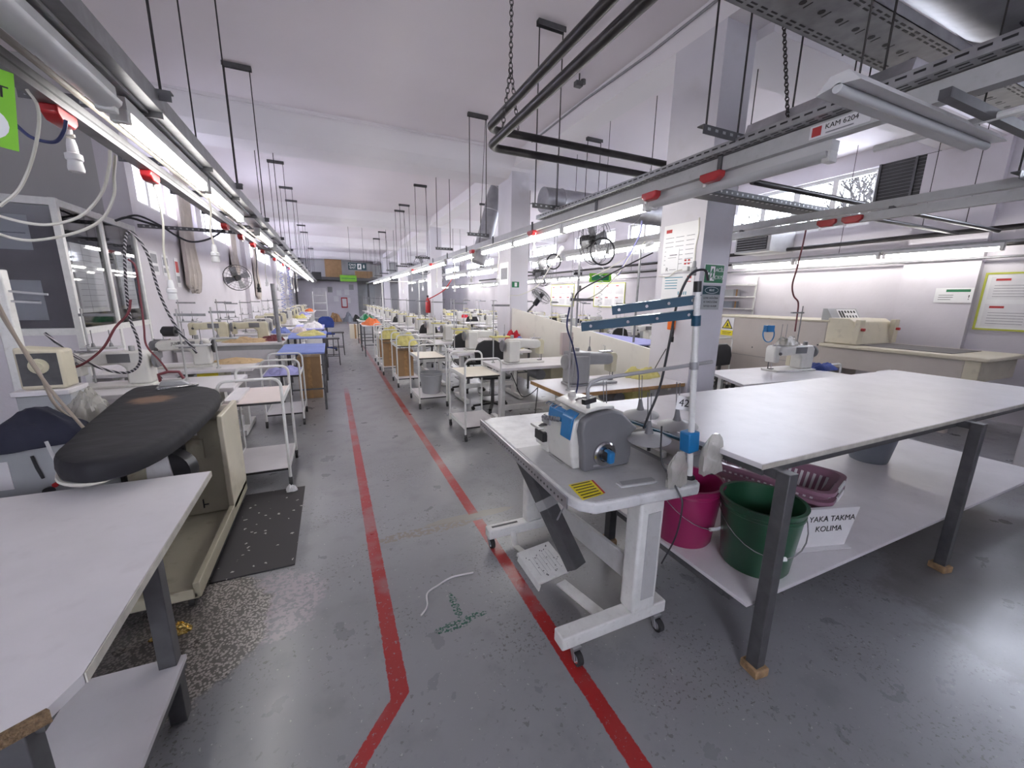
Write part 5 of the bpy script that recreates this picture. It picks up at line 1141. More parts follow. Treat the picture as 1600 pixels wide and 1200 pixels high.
# trolleys on the left
A = trolley('white tube trolley with pinkish top shelf, nearest on the left side', (-.79, 3.42, 0), .40, .62, 'lam_pink', group='left tube trolleys')
o = MB().box(-.045, .045, -.24, .24, 0, .02).box(-.045, -.04, -.24, .24, .02, .03).build('tray', 'lam'); o.location = (-.73, 3.72, .70); tag(o, 'narrow white tray on the nearest left trolley', 'tray')
trolley('white tube trolley carrying folded light blue cloth, second on the left side', (-.76, 5.12, 0), .38, .58, 'lavcloth', .60, .15, 'left tube trolleys')
pile('folded pale blue cloth on the second left trolley', (-.57, 5.42, .60), .17, .25, .05, 'lavcloth', 44)
# rows further back on the left: machines, stands, cloth
for i, y in enumerate((9.3, 10.7, 12.1, 13.9, 15.2, 16.5, 17.8, 20.3, 21.6, 22.9)):
    w_ = ['with blue cloth', 'under the wall fan', 'past the wall fan', 'beyond the first wall pilaster', 'in the second wall bay', 'midway down the left wall', 'before the second wall pilaster', 'beyond the second wall pilaster', 'near the far end of the left wall', 'farthest down the left wall'][i]
    dup(T0, (-1.32, y, 0), 0, 'white sewing table ' + w_); dup(mY if i % 3 else M0, (-1.32, y + .02, .75), 0, 'sewing machine on the left table ' + w_); dup(s, (-1.85, y + .1, .75), None, 'thread stand on the left table ' + w_)
    if i % 2 == 0: pile('cloth on the left table ' + w_, (-.95, y - .05, .75), .18, .18, .12, ['bluecloth', 'whcloth', 'yelcloth', 'lavcloth', 'orange'][i // 2], 50 + i)
o = MB().cyl((0, 0, 0), (.09, -.02, 0), .045, n=18).cyl((-.02, 0, 0), (.11, -.02, 0), .02, n=10).build('bobbin_winder', 'black'); o.location = (-1.5, 5.42, 1.2); o.parent = s; o.location = (-.15, .15, .42)
o['label'] = 'black winder wheel'
for i, (y, k) in enumerate(((9.5, .5), (10.2, .35), (11.0, .55), (12.3, .4), (13.1, .5), (14.4, .45))): socket(ordw(i) + ' socket cable drooping over the far left stations', (-.90, y, 2.18), k)
def coil(label, x, y, z1, z0, m='bluecloth', group='coiled air hoses'):
    n = 90; tag(MB().tube([(x + .035 * cos(i * .9), y + .035 * sin(i * .9), z1 + (z0 - z1) * i / n) for i in range(n)], .005, 5).build('coiled_air_hose', m), label, 'hose', group)
coil('blue coiled air hose hanging over the left stations past the grey post', -.9, 9.8, 2.2, 1.15); coil('second blue coiled air hose farther down the left stations', -.9, 11.6, 2.2, 1.1)

# ================================================================ RIGHT AISLE-SIDE STATIONS
U0 = sewing_table(1.33, .60, 'lam', 'ply', .75, 'yelcloth', 'white table with thick raw wooden edges holding the grey machine, beside the first column', 'right sewing tables'); U0.location = (2.33, 2.96, 0)
g = sewing_machine('mcream', 'mmid', 'mmid', 'grey long-arm sewing machine on the wood-edged table', 'right sewing machines', boxy=True, back='mmid'); g.location = (2.12, 2.96, .75); g.rotation_euler = (0, 0, pi)
MB().box(.14, .25, -.13, -.09, .26, .46).build('thread_board', 'lam_pink', g, smooth=False)['label'] = 'tilted beige thread board'
for x in (.02, .2): MB().cyl((x, 0, .30), (x, 0, .43), .003, n=6).lathe([(.001, .04), (.008, .04), (.018, 0)], (x, 0, .30), 10).build('spool_pin', 'steel_mid', g)
s1 = thread_stand('tall dark thread stand with a grey arm at the wood-edged table', .80, 'right thread stands', False); s1.location = (1.78, 2.78, .75)
cable('power_cable', 'black cable arching from the grey thread stand up to the right rail', [(1.797, 2.78, 1.49), (1.841, 2.78, 1.567), (2.053, 2.78, 1.674), (2.34, 2.78, 1.804), (2.574, 2.78, 1.906)], .006, 'cableb')
cable('power_cable', 'white cable arching from the grey thread stand toward the plug', [(1.913, 2.9, 1.48), (2.118, 2.9, 1.558), (2.328, 2.9, 1.742), (2.434, 2.9, 1.882), (2.587, 2.9, 2.01)], .005, 'cablew')
cable('power_cable', 'dark blue cable dropping from the grey thread stand to the overlock machine', [(1.517, 2.4, 1.448), (1.503, 2.4, 1.315), (1.558, 2.4, 1.179), (1.613, 2.4, 0.99), (1.615, 2.4, 0.87), (1.592, 2.4, 0.775)], .006, 'cablenavy')
pile('crumpled pale yellow cloth on the wood-edged table', (2.82, 3.06, .75), .24, .13, .10, 'yelcloth', 61)
V0 = sewing_table(1.15, .60, 'lam', 'lam', .75, 'mcream', 'white sewing table with a yellow motor box, second on the right of the aisle', 'right sewing tables'); V0.location = (2.215, 4.25, 0)
N0 = sewing_machine('mcream', 'mwhite', 'mgrey', 'cream sewing machine on the second right table', 'right sewing machines'); N0.location = (2.06, 4.25, .75); N0.rotation_euler = (0, 0, pi)
s2 = thread_stand('thread stand on the second right table, in front of the second column', .72, 'right thread stands', 'y'); s2.location = (1.72, 4.35, .75)
chair('black office chair between the second and third right tables', (1.95, 4.95, 0), R(170))
w2 = ['third on the right of the aisle', 'fourth on the right of the aisle', 'fifth on the right, level with the second column', 'sixth on the right of the aisle', 'seventh on the right of the aisle', 'eighth on the right of the aisle', 'ninth on the right, level with the third column', 'tenth on the right of the aisle', 'eleventh on the right of the aisle', 'twelfth on the right of the aisle', 'thirteenth on the right, level with the fourth column', 'fourteenth on the right of the aisle', 'fifteenth on the right of the aisle']
ys = [5.55, 6.85, 8.15, 9.45, 10.75, 12.05, 13.5, 15, 16.5, 18, 19.6, 21.2, 22.8]
for i, y in enumerate(ys):
    dup(V0, (2.12, y, 0), 0, 'white sewing table, ' + w2[i]); dup(N0, (2.0, y, .75), pi, 'cream sewing machine, ' + w2[i]); dup(s2, (1.62, y + .1, .75), None, 'thread stand, ' + w2[i])
    if i in (0, 2, 5): chair('black work chair, ' + w2[i], (2.0, y + .62, 0), R(175 + 5 * i))
    if i < 6: pile('%s cloth heap, %s' % (['pale yellow', 'white', 'pale yellow', 'lavender', 'white', 'yellow'][i], w2[i]), (2.5, y + .05, .75), .2, .16, .10, ['yelcloth', 'whcloth', 'yelcloth', 'lavcloth', 'whcloth', 'yelcloth'][i], 70 + i)
pile('bright red garments heaped before the second column', (2.87, 6.32, .75), .13, .17, .25, 'red', 81); pile('dark blue garments beside the red heap', (2.87, 6.0, .75), .12, .12, .12, 'bluecloth', 82)
plain_table('white table carrying red and blue garments before the second column', (2.87, 6.2, 0), .28, .62, .75, 'lam')
# trolleys on the right
trolley('white tube trolley with cream top, nearest on the right of the aisle', (1.215, 3.86, 0), .40, .60, 'lam_cream', group='right tube trolleys')
trolley('white tube trolley with a grey bucket on its lower shelf, second on the right', (1.02, 5.3, 0), .38, .66, 'lam_cream', group='right tube trolleys')
bucket(1.25, 5.6, .15, .13, .16, .30, 'cab', 'pale grey bucket on the lower shelf of the second right trolley', False)
trolley('white trolley with yellow cloths, third on the right of the aisle', (.95, 6.75, 0), .36, .6, 'lam', group='right tube trolleys')
pile('pale yellow cloth spilling over the third right trolley', (1.13, 7.05, .70), .19, .28, .16, 'yelcloth', 83)
box('tall cardboard box under the third right trolley', (1.12, 7.1, .15), .26, .3, .45)
trolley('white trolley heaped with yellow cloths, fourth on the right of the aisle', (.85, 7.95, 0), .36, .6, 'lam', group='right tube trolleys')
pile('yellow cloth heap on the fourth right trolley', (1.03, 8.25, .70), .2, .28, .18, 'yelcloth', 84); box('cardboard box on the lower shelf of the fourth right trolley', (1.02, 8.25, .15), .26, .3, .45)
trolley('white trolley, fifth on the right of the aisle', (.88, 9.2, 0), .36, .6, 'lam', group='right tube trolleys'); box('cardboard box on the lower shelf of the fifth right trolley', (1.05, 9.5, .15), .26, .3, .45)
plain_table('dark-legged table with orange garments, right of the aisle', (.95, 11.2, 0), .5, 1.2, .78, 'lam'); pile('bright orange garments piled on the dark-legged right table', (.93, 11.1, .78), .22, .4, .16, 'orange', 85)
plain_table('dark-legged table past the orange garments, right of the aisle', (.98, 13.2, 0), .5, 1.2, .78, 'lam'); pile('dark green garments on the far right table', (1.0, 13.3, .78), .22, .35, .2, 'signgreen', 86)
box('cream-coloured carton standing on the floor far down the right aisle side', (.75, 15.6, 0), .35, .4, .5, 0, 'lam_cream')
# white divider board between first and second column
t = thing('divider_board', 'long white divider board between the first and second columns', 'board', (3.05, 3.16, 0))
MB().prism([(0, .12), (3.61, .12), (3.61, 1.33), (0, 1.0)], -.012, .012, 'x').build('board', 'divider', t, smooth=False)
for y in (.1, 1.8, 3.5): MB().box(.012, .05, y - .02, y + .02, 0, .95).build('post', 'wpaint', t, smooth=False)
# fire extinguisher by third column
t = thing('fire_extinguisher', 'red fire extinguisher on the third white column', 'fire extinguisher', (2.92, 13.25, 1.0)); MB().lathe([(.001, 0), (.075, 0), (.08, .02), (.08, .38), (.03, .46), (.02, .5), (.001, .5)], n=16).build('cylinder', 'redplastic', t); MB().box(-.03, .03, -.015, .015, .5, .56).build('valve', 'black', t, smooth=False)
cable('steam_hose', 'red hose curving between the third column and the right lights', [(1.98, 9.0, 1.451), (2.155, 9.0, 1.537), (2.377, 9.0, 1.681), (2.544, 9.0, 1.91)], .012, 'redplastic', 'hose')

# ---- things hanging over the right stations
def plug(label, pts, m='cablew', pm='signwhite', r=.005):
    a, b = Vector(pts[-2]), Vector(pts[-1]); d = (b - a).normalized(); o = thing('cable_plug', label, 'plug', pts[-1], 0, 'cable plugs over the right stations')
    q = [Vector(p) - Vector(pts[-1]) for p in pts]; MB().tube(spline(q, 5), r, 6).build('cable', m, o)
    MB().lathe([(.001, 0), (.010, 0), (.016, .01), (.02, .05), (.026, .055), (.026, .10), (.001, .10)], (0, 0, 0), 12, d).build('plug_body', pm, o)
plug('white cable swinging across the second column to a white plug', [(1.772, 4.0, 1.53), (1.909, 4.0, 1.546), (2.102, 4.0, 1.646), (2.24, 4.0, 1.829), (2.348, 4.0, 1.984)])
plug('white plug on a cable beneath the first lit right tube', [(2.394, 3.4, 1.727), (2.582, 3.4, 1.809), (2.853, 3.4, 1.96), (3.038, 3.4, 2.054)])
cable('power_cable', 'lavender-white cable slanting down from the first lit right tube', [(2.794, 3.2, 2.251), (2.783, 3.2, 2.134), (2.704, 3.2, 1.982), (2.637, 3.2, 1.871), (2.556, 3.2, 1.737)], .009, 'lavcloth')
socket('thin white pull cord hanging in front of the first column', (2.88, 2.6, 2.19), .35, 'cablew', 'mmid'); socket('short socket cable hanging under the second lit right tube', (2.2, 4.3, 2.16), .05)
for i, (y, L_) in enumerate(((5.4, .35), (6.6, .30), (7.6, .45), (9.0, .35), (10.5, .4), (12, .4), (13.6, .45))): socket(ordw(i) + ' small white plug hanging under the right lights', (2.2, y, 2.18), L_)
coil('blue coiled air hose hanging beyond the second column', 3.9, 8.6, 2.3, 1.25); coil('grey coiled air hose hanging over the lavender table', 4.6, 7.2, 2.2, 1.2, 'gpaint'); coil('spiral hose beside the lavender table post', 4.35, 5.9, 2.1, 1.15, 'gpaint')
for i, (x, y, lab) in enumerate(((3.95, 6.0, 'slim grey pole rising from the lavender table to the rail'), (4.3, 4.9, 'second slim grey pole by the lavender table, nearer the first column'))):
    o = MB().cyl((0, 0, 0), (0, 0, 2.29), .018, n=10).build('power_pole', 'steel_mid'); o.location = (x, y, 0); tag(o, lab, 'pole')

# ================================================================ FIRST COLUMN: SIGNS AND FITTINGS
def sheet(label, y, z, w_, h_, x=2.996, name='notice', deco=0, normal=(-1, 0, 0), cat='notice'):
    t = face_empty(name, label, cat, (x, y, z), normal, 'papers on the first column' if x < 3.1 and x > 2.9 else None)
    MB().box(-w_ / 2, w_ / 2, -h_ / 2, h_ / 2, -.001, .002).build('sheet', 'signwhite' if deco != 2 else 'paper', t, smooth=False); return t
t = sheet('large plastic-covered notice sheet with a red heading on the aisle face of the first column', 2.90, 1.98, .40, .44)
MB().box(-.17, -.10, .15, .18, .002, .003).build('heading', 'redink', t, smooth=False)
for r_ in range(3):
    mb = MB()
    for k in range(7): mb.box(-.17 + r_ * .125, -.07 + r_ * .12, .10 - k * .04, .105 - k * .04, .002, .0028)
    mb.build('print', 'greyink', t, smooth=False)
mb = MB()
for k in range(4): mb.box(.08 + (k % 2) * .04, .105 + (k % 2) * .04, -.12 - (k // 2) * .03, -.105 - (k // 2) * .03, .002, .003)
mb.build('stamp', 'redink', t, smooth=False)
t = sheet('small white sheet with a bold R overlapping the large notice', 2.97, 1.87, .16, .22, 2.992); text('lettering', 'R', .05, 'ink', t, (-.05, -.075, .003)); MB().box(-.02, .06, -.08, -.075, .002, .003).box(-.05, .05, .03, .034, .002, .003).box(-.03, .06, .05, .06, .002, .003).build('print', 'greyink', t, smooth=False)
t = sheet('white chart with teal bars and red boxes lower on the first column', 2.88, 1.62, .38, .26)
mb = MB()
for k in range(4): mb.box(-.15, 0.0, .07 - k * .025, .077 - k * .025, .002, .003)
mb.box(-.16, .06, .095, .102, .002, .003); mb.build('bar', 'blueink', t, smooth=False)
mb = MB()
for k in range(5): mb.box(.02 + k * .022, .03 + k * .022, -.06, -.03, .002, .003)
mb.build('bar', 'blueink', t, smooth=False); MB().box(.11, .16, .085, .11, .002, .003).box(.11, .16, .055, .062, .002, .003).build('red_box', 'redink', t, smooth=False)
t = face_empty('exit_sign', 'green emergency sign reading ACIL CIKIS on the near face of the first column', 'sign', (3.175, 2.637, 1.745), (0, -1, 0))
MB().box(-.125, .125, -.085, .085, -.001, .002).build('border', 'signwhite', t, smooth=False); MB().box(-.118, .118, -.078, .078, .002, .003).build('face', 'signgreen', t, smooth=False)
text('lettering', 'ACİL', .044, 'signwhite', t, (.064, .035, .0035)); text('lettering', 'ÇIKIŞ', .044, 'signwhite', t, (.064, -.03, .0035))
MB().box(-.05, .005, -.06, .065, .003, .0036).build('doorway', 'signwhite', t, smooth=False)
MB().prism([(-.11, 0), (-.085, .03), (-.085, .01), (-.062, .01), (-.062, -.01), (-.085, -.01), (-.085, -.03)], .003, .0036).build('arrow', 'signwhite', t, smooth=False)
MB().prism([(-.03, .045), (-.015, .05), (-.01, .02), (.0, .005), (-.012, .01), (-.015, -.01), (.0, -.05), (-.014, -.05), (-.022, -.02), (-.04, -.04), (-.045, -.03), (-.03, -.01), (-.032, .015), (-.042, .0), (-.046, .01), (-.035, .035)], .0037, .0042).build('running_figure', 'signgreen', t, smooth=False)
t = face_empty('safety_sign', 'grey and dark green notice sign with an oval reading BILGI below the exit sign', 'sign', (3.168, 2.637, 1.545), (0, -1, 0))
MB().box(-.115, .115, -.115, .10, -.001, .002).build('face', 'cab', t, smooth=False); MB().box(-.11, .11, .02, .095, .002, .003).build('header', 'signteal', t, smooth=False)
ov = MB(); ov.tube([(.085 * cos(a), .057 + .027 * sin(a), .0036) for a in [2 * pi * i / 24 for i in range(24)]], .0018, 4, True); ov.build('oval', 'signwhite', t)
text('lettering', 'BİLGİ', .024, 'signwhite', t, (0, .057, .0035))
for k, s_ in enumerate(('ÇEVRE SAĞLIĞINA', 'VE TEMİZLİĞİNE', 'SAYGILI OLALIM')): text('lettering', s_, .023, 'ink', t, (0, -.012 - k * .036, .0025))
t = thing('power_outlet', 'orange socket block with a black plug on the first column behind the blue arms', 'socket', (2.985, 2.88, 1.32)); MB().box(-.03, .01, -.035, .035, -.09, .07).build('body', 'orangeplastic', t, bevel=.008)
MB().tube(spline([(-.03, -.02, .03), (-.06, -.06, 0), (-.06, -.08, -.08), (-.04, -.06, -.15)], 5), .006, 6).cyl((-.05, -.06, -.15), (-.05, -.06, -.20), .018).build('lead', 'black', t)
cable('power_cable', 'black lead drooping across the first column from the orange socket', [(2.97, 2.911, 1.043), (2.97, 2.974, 0.939), (2.97, 3.045, 0.81)], .004, 'cableb')
t = thing('junction_box', 'small white junction box with a stray cable on the first column', 'junction box', (2.985, 2.78, 1.79)); MB().box(-.02, .01, -.03, .03, -.02, .02).build('body', 'signwhite', t, bevel=.004); MB().tube(spline([(0, .03, 0), (-.01, .12, -.02), (0, .2, -.06), (0, .33, -.05)], 4), .004, 5).build('cable', 'cablew', t)

# ================================================================ RIGHT BAY
t = thing('sewing_table', 'pale lavender-topped table beyond the first column carrying a cream machine', 'table', (4.2, 2.75, 0)); MB().prism([(-.75, -.35), (.9, -.42), (.9, .25), (-.42, .32)], .72, .75).build('tabletop', 'lavcloth' if 0 else 'lam', t, bevel=.003)
for x, y in ((-.4, -.2), (.8, -.3), (-.35, .2), (.8, .2)): MB().box(x - .02, x + .02, y - .02, y + .02, 0, .72).build('leg', 'wpaint', t, smooth=False)
m_ = sewing_machine('mwhite', 'mwhite', 'mgrey', 'cream machine on the table beyond the first column, under a clear bag', 'right bay machines', back='presscream'); m_.location = (4.72, 2.78, .75); m_.rotation_euler = (0, 0, R(-8)); m_.scale = (1.15, 1.15, 1)
for x in (-.16, -.1): MB().cyl((x, 0, .29), (x, 0, .52), .003, n=6).build('spool_pin', 'steel_mid', m_)
pile('clear plastic bag resting on the cream machine beyond the first column', (4.66, 2.80, 1.04), .16, .09, .10, 'bag', 91, 0, 'plastic_bag'); pile('crumpled royal blue cloth beside the cream machine', (5.22, 2.72, .75), .22, .14, .07, 'royal', 92)
o = MB().ring((0, 0, 0), .09, .006, (.2, -1, .1), 22).box(-.05, .04, -.02, .02, .02, .09).build('roll_holder', 'blue'); o.parent = m_; o.location = (-.34, -.02, .42)
cable('air_hose', 'dark red hose hanging from the red box to the cream machine', [(4.587, 2.75, 2.338), (4.573, 2.75, 2.116), (4.535, 2.75, 1.856), (4.503, 2.75, 1.69), (4.554, 2.75, 1.578), (4.649, 2.75, 1.512), (4.671, 2.75, 1.388), (4.678, 2.75, 1.192)], .008, 'cabler', 'hose')
t = thing('thread_bar', 'thin grey bar on a rod above the cream machine', 'rod', (4.75, 2.75, 1.05)); MB().cyl((0, 0, 0), (0, 0, .42), .006, n=8).box(-.18, .02, -.012, .012, .34, .355).build('rod', 'steel_mid', t)
chair('black office chair behind the first column', (4.98, 3.62, 0), R(185))
trolley('white tube trolley whose handle shows behind the far edge of the big table', (5.35, 2.25, 0), .36, .5, 'lam', .60, .15, 'right bay trolleys')
# lavender covered table
t = plain_table('long table under a lavender cover, seen over the divider board', (4.35, 6.2, 0), 1.1, 3.2, .86, 'lavcloth'); 
pile('black garment beside the lavender-covered table', (4.75, 4.25, .75), .2, .2, .18, 'navy', 93); plain_table('small dark-legged table at the near end of the lavender cover', (4.75, 4.22, 0), .7, .6, .75, 'lam')
xs = [(5.6, 6.0), (5.6, 7.4), (5.6, 8.8), (5.6, 10.2), (5.6, 11.6), (5.6, 13.0), (4.3, 9.2), (4.3, 10.6), (4.3, 12.0), (4.3, 13.5), (4.3, 15), (5.6, 14.6), (5.6, 16.2), (4.3, 17), (7.0, 8.0), (7.0, 9.6), (7.0, 11.2), (7.0, 13)]
for i, (x, y) in enumerate(xs):
    row = {4.3: 'the right bay row next to the columns', 5.6: 'the middle row of the right bay', 7.0: 'the right bay row along the wall'}[x]; k = sum(1 for a, b in xs[:i] if a == x)
    dup(V0, (x, y, 0), 0, '%s sewing table of %s' % (ordw(k), row), 'right bay tables'); dup(N0 if i % 3 else M0, (x - .1, y, .75), pi * (i % 2), '%s sewing machine of %s' % (ordw(k), row), 'right bay machines'); dup(s2, (x - .5, y + .12, .75), None, '%s thread stand of %s' % (ordw(k), row), 'right bay thread stands')
    if i % 4 == 0: chair('black chair at the %s table of %s' % (ordw(k), row), (x, y + .6, 0), R(180), 'right bay chairs')
    if i % 3 == 1: pile('cloth heap at the %s table of %s' % (ordw(k), row), (x + .4, y, .75), .2, .16, .12, ['whcloth', 'royal', 'lavcloth', 'red', 'yelcloth', 'navy'][(i // 3) % 6], 110 + i)
trolley('white tube trolley beyond the lavender-covered table', (5.15, 4.9, 0), .5, .55, 'lam', .72, .15, 'right bay trolleys'); trolley('second white tube trolley beyond the lavender-covered table', (5.8, 4.7, 0), .5, .55, 'lam', .72, .15, 'right bay trolleys')
t = thing('steam_machine', 'grey pressing frame with a dark domed cover in the middle of the right bay', 'machine', (6.75, 6.75, 0)); MB().box(-.4, .4, -.3, .3, 0, .9).build('body', 'cab', t, bevel=.01); MB().box(-.45, .45, -.32, -.28, .9, 1.5).build('frame', 'steel_mid', t, smooth=False); MB().box(-.38, .38, -.325, -.32, 1.0, 1.4).build('panel', 'lam', t, smooth=False); MB().sphere((0, 0, 1.68), .22, 16).build('domed_cover', 'navy', t)
o = MB().tube([(0, 0, 0), (.04, 0, .5), (.22, 0, .78), (.30, 0, .8), (.32, 0, .3), (.34, 0, 0)], .012, 6).box(.05, .32, -.01, .01, .4, .425).build('hand_truck', 'steel'); o.location = (6.3, 5.6, .9); o.location.z = 0; o.scale = (1.2, 1, 2.1); tag(o, 'dark hand-truck frame standing beyond the trolleys', 'hand truck')
# fusing press
t = thing('fusing_press', 'large beige fusing press with conveyor along the right-hand wall', 'press', (6.9, 3.4, 0))
L = lambda mb: loc(mb, 6.9, 3.4)
L(MB().box(6.55, 7.55, 3.42, 5.6, .02, 1.24)).build('body', 'press', t, bevel=.012); L(MB().box(6.53, 7.57, 3.4, 5.62, 1.24, 1.262)).build('lid', 'presscream', t, bevel=.004)
L(MB().prism([(3.02, .95), (3.42, .95), (3.42, 1.30), (3.16, 1.30), (3.10, 1.26)], 6.55, 7.5, 'x')).build('feed_hood', 'presscream', t, bevel=.01); L(MB().box(6.64, 7.42, 3.06, 3.10, .96, 1.10)).build('feed_slot', 'lam_cream', t, smooth=False)
for xx in (6.50, 7.4): L(MB().box(xx, xx + .12, 3.0, 3.06, .96, 1.29)).build('hood_cheek', 'presscream', t, bevel=.004)
L(MB().box(6.42, 7.55, 1.75, 3.42, .90, .945)).build('table', 'presscream', t, bevel=.012); L(MB().box(6.6, 7.4, 2.1, 3.05, .946, .952)).build('belt', 'belt', t, smooth=False)
L(MB().box(6.50, 7.5, 1.95, 3.42, .62, .90)).build('apron', 'press', t, bevel=.006); L(MB().box(6.5, 7.5, 1.82, 1.95, .66, .90)).build('end_panel', 'presscream', t, bevel=.006)
L(MB().box(6.6, 6.68, 2.0, 2.08, 0, .62).box(7.3, 7.38, 2.0, 2.08, 0, .62)).build('leg', 'press', t, smooth=False)
con = L(MB().prism([(3.46, 1.262), (3.62, 1.262), (3.62, 1.43), (3.56, 1.43)], 6.75, 7.5, 'x')).build('control_console', 'cab', t, bevel=.003)
mb = MB(); k = MB()
def onp(x, u): return (x, 3.46 + .10 * u - .003, 1.262 + .168 * u)
mb.obox(onp(7.2, .08), onp(7.2, .92), .50, .004, (0, -1, .6))
for i, x in enumerate((7.0, 7.07)): k.obox(onp(x, .2), onp(x, .8), .045, .012, (0, -1, .6))
for i, x in enumerate((7.15, 7.23, 7.31, 7.39)): k.obox(onp(x, .2), onp(x, .4), .03, .012, (0, -1, .6)); k.obox(onp(x, .6), onp(x, .8), .04, .012, (0, -1, .6))
merge(con, L(mb), 'signwhite'); merge(con, L(k), 'ink')
for y, z in ((3.5, .9), (3.5, .35), (5.5, 1.15), (5.5, .4), (4.5, .75)): L(MB().cyl((6.545, y, z), (6.55, y, z), .012, n=8)).build('bolt', 'steel', t)
L(MB().box(6.546, 6.55, 3.42, 5.6, .60, .606)).build('seam', 'steel_mid', t, smooth=False)
for y in (3.18, 3.2): pass
for xx in (6.55, 7.46): L(MB().cyl((xx, 3.0, 1.16), (xx, 2.96, 1.16), .02, n=10)).build('knob', 'redplastic', t) 
w3 = face_empty('warning_sign', 'yellow triangular hot-surface warning sign on the fusing press', 'sign', (6.545, 5.02, 1.07), (-1, 0, 0)); MB().box(-.12, .12, -.16, .16, -.001, .002).build('plate', 'paper', w3, smooth=False); MB().box(-.12, .12, -.16, -.07, .002, .003).build('caption_band', 'yellow', w3, smooth=False)
MB().prism([(-.11, -.04), (.11, -.04), (0, .14)], .002, .003).build('triangle_border', 'ink', w3, smooth=False); MB().prism([(-.085, -.025), (.085, -.025), (0, .11)], .003, .004).build('triangle', 'yellow', w3, smooth=False)
MB().box(-.045, .045, -.015, -.005, .004, .005).box(-.03, .03, .005, .02, .004, .005).box(-.012, .012, .02, .06, .004, .005).build('symbol', 'ink', w3, smooth=False); MB().box(-.09, .09, -.11, -.10, .003, .0036).box(-.09, .07, -.135, -.128, .003, .0036).build('print', 'ink', w3, smooth=False)
# ironing board deep right with black cushion
t = thing('ironing_table', 'black cushioned ironing table against the right wall past the conveyor end', 'ironing board', (7.2, 1.3, 0)); MB().lathe([(.001, 0), (.28, .0), (.30, .06), (.24, .13), (.001, .14)], (0, 0, .75), 24).build('pad', 'padblack', t); MB().cyl((0, 0, 0), (0, 0, .75), .05).build('pillar', 'steel', t)
MB().obox((.1, 0, .9), (.25, .05, 1.08), .02, .02).box(.05, .5, 0, .03, 1.06, 1.085).box(0, .42, 0, .03, .98, 1.0).build('iron_rest', 'steel', t, smooth=False)
t = thing('electrical_cabinet', 'tall pale grey cabinet at the right edge beyond the big table', 'cabinet', (5.95, 1.0, 0)); MB().box(-.35, .35, -.3, .22, 0, .82).build('body', 'lam', t, bevel=.008); MB().box(-.354, -.35, -.1, .1, .45, .75).build('door', 'gpaint', t, smooth=False)
for z in (.5, .6, .7): MB().box(-.37, -.354, .05, .11, z, z + .015).build('hinge', 'black', t, smooth=False)
# air heater, shelf rack, panels, pipes along the right wall
t = thing('air_heater', 'louvred air heater high on the right-hand wall', 'heater', (7.6, 5.25, 2.42)); MB().box(-.28, .4, -.28, .42, 0, .42).build('casing', 'gpaint', t, bevel=.006); MB().box(-.29, -.28, -.22, .38, .04, .38).build('grille', 'black', t, smooth=False)
for i in range(7): MB().obox((-.30, -.21, .07 + i * .045), (-.30, .37, .07 + i * .045), .02, .004).build('louvre', 'galv', t, smooth=False)
t = face_empty('shelf_rack', 'white wall shelf rack with boxes beside the first column', 'shelf', (7.97, 5.95, .98), (-1, 0, 0))
for x in (-.38, .36): MB().box(x, x + .035, 0, 1.05, 0, .02).build('upright', 'wpaint', t, smooth=False)
for z in (.02, .38, .62, .86): MB().box(-.38, .395, z, z + .02, 0, .28).build('shelf', 'wpaint', t, smooth=False)
for i, (x, z, m_) in enumerate(((-.18, .40, 'bluegrey'), (-.2, .64, 'cab'))): tag_ = box(('patterned grey-blue box on the middle shelf of the wall rack', 'grey carton on the upper shelf of the wall rack')[i], (7.83, 5.95 + .12, .98 + z), .2, .36, .14, 0, m_)
for i, (z, r_) in enumerate(((2.47, .035), (2.28, .035), (2.12, .016))): o = MB().cyl((0, -2.0, 0), (0, 22, 0), r_, n=10).build('wall_pipe', 'iron' if i < 2 else 'steel_mid'); o.location = (7.82 if i < 2 else 7.86, 0, z); tag(o, ['upper thick dark pipe along the right wall below the windows', 'lower thick dark pipe along the right wall below the windows', 'thin grey conduit below the dark pipes on the right wall'][i], 'pipe')
t = thing('window_cover', 'dark netted cover over the window opening on the right wall', 'cover', (7.96, 3.42, 2.80)); MB().box(-.01, .03, -.52, .40, 0, .82).build('panel', 'black', t, smooth=False); MB().box(-.03, -.01, -.06, -.03, 0, .82).box(-.03, -.01, -.52, -.49, 0, .82).box(-.03, -.01, .37, .40, 0, .82).build('frame', 'steel', t, smooth=False)
mb = MB()
for i in range(16): mb.box(-.014, -.011, -.5, .38, .03 + i * .05, .034 + i * .05)
merge(kids(t)[0], mb, 'steel_mid')
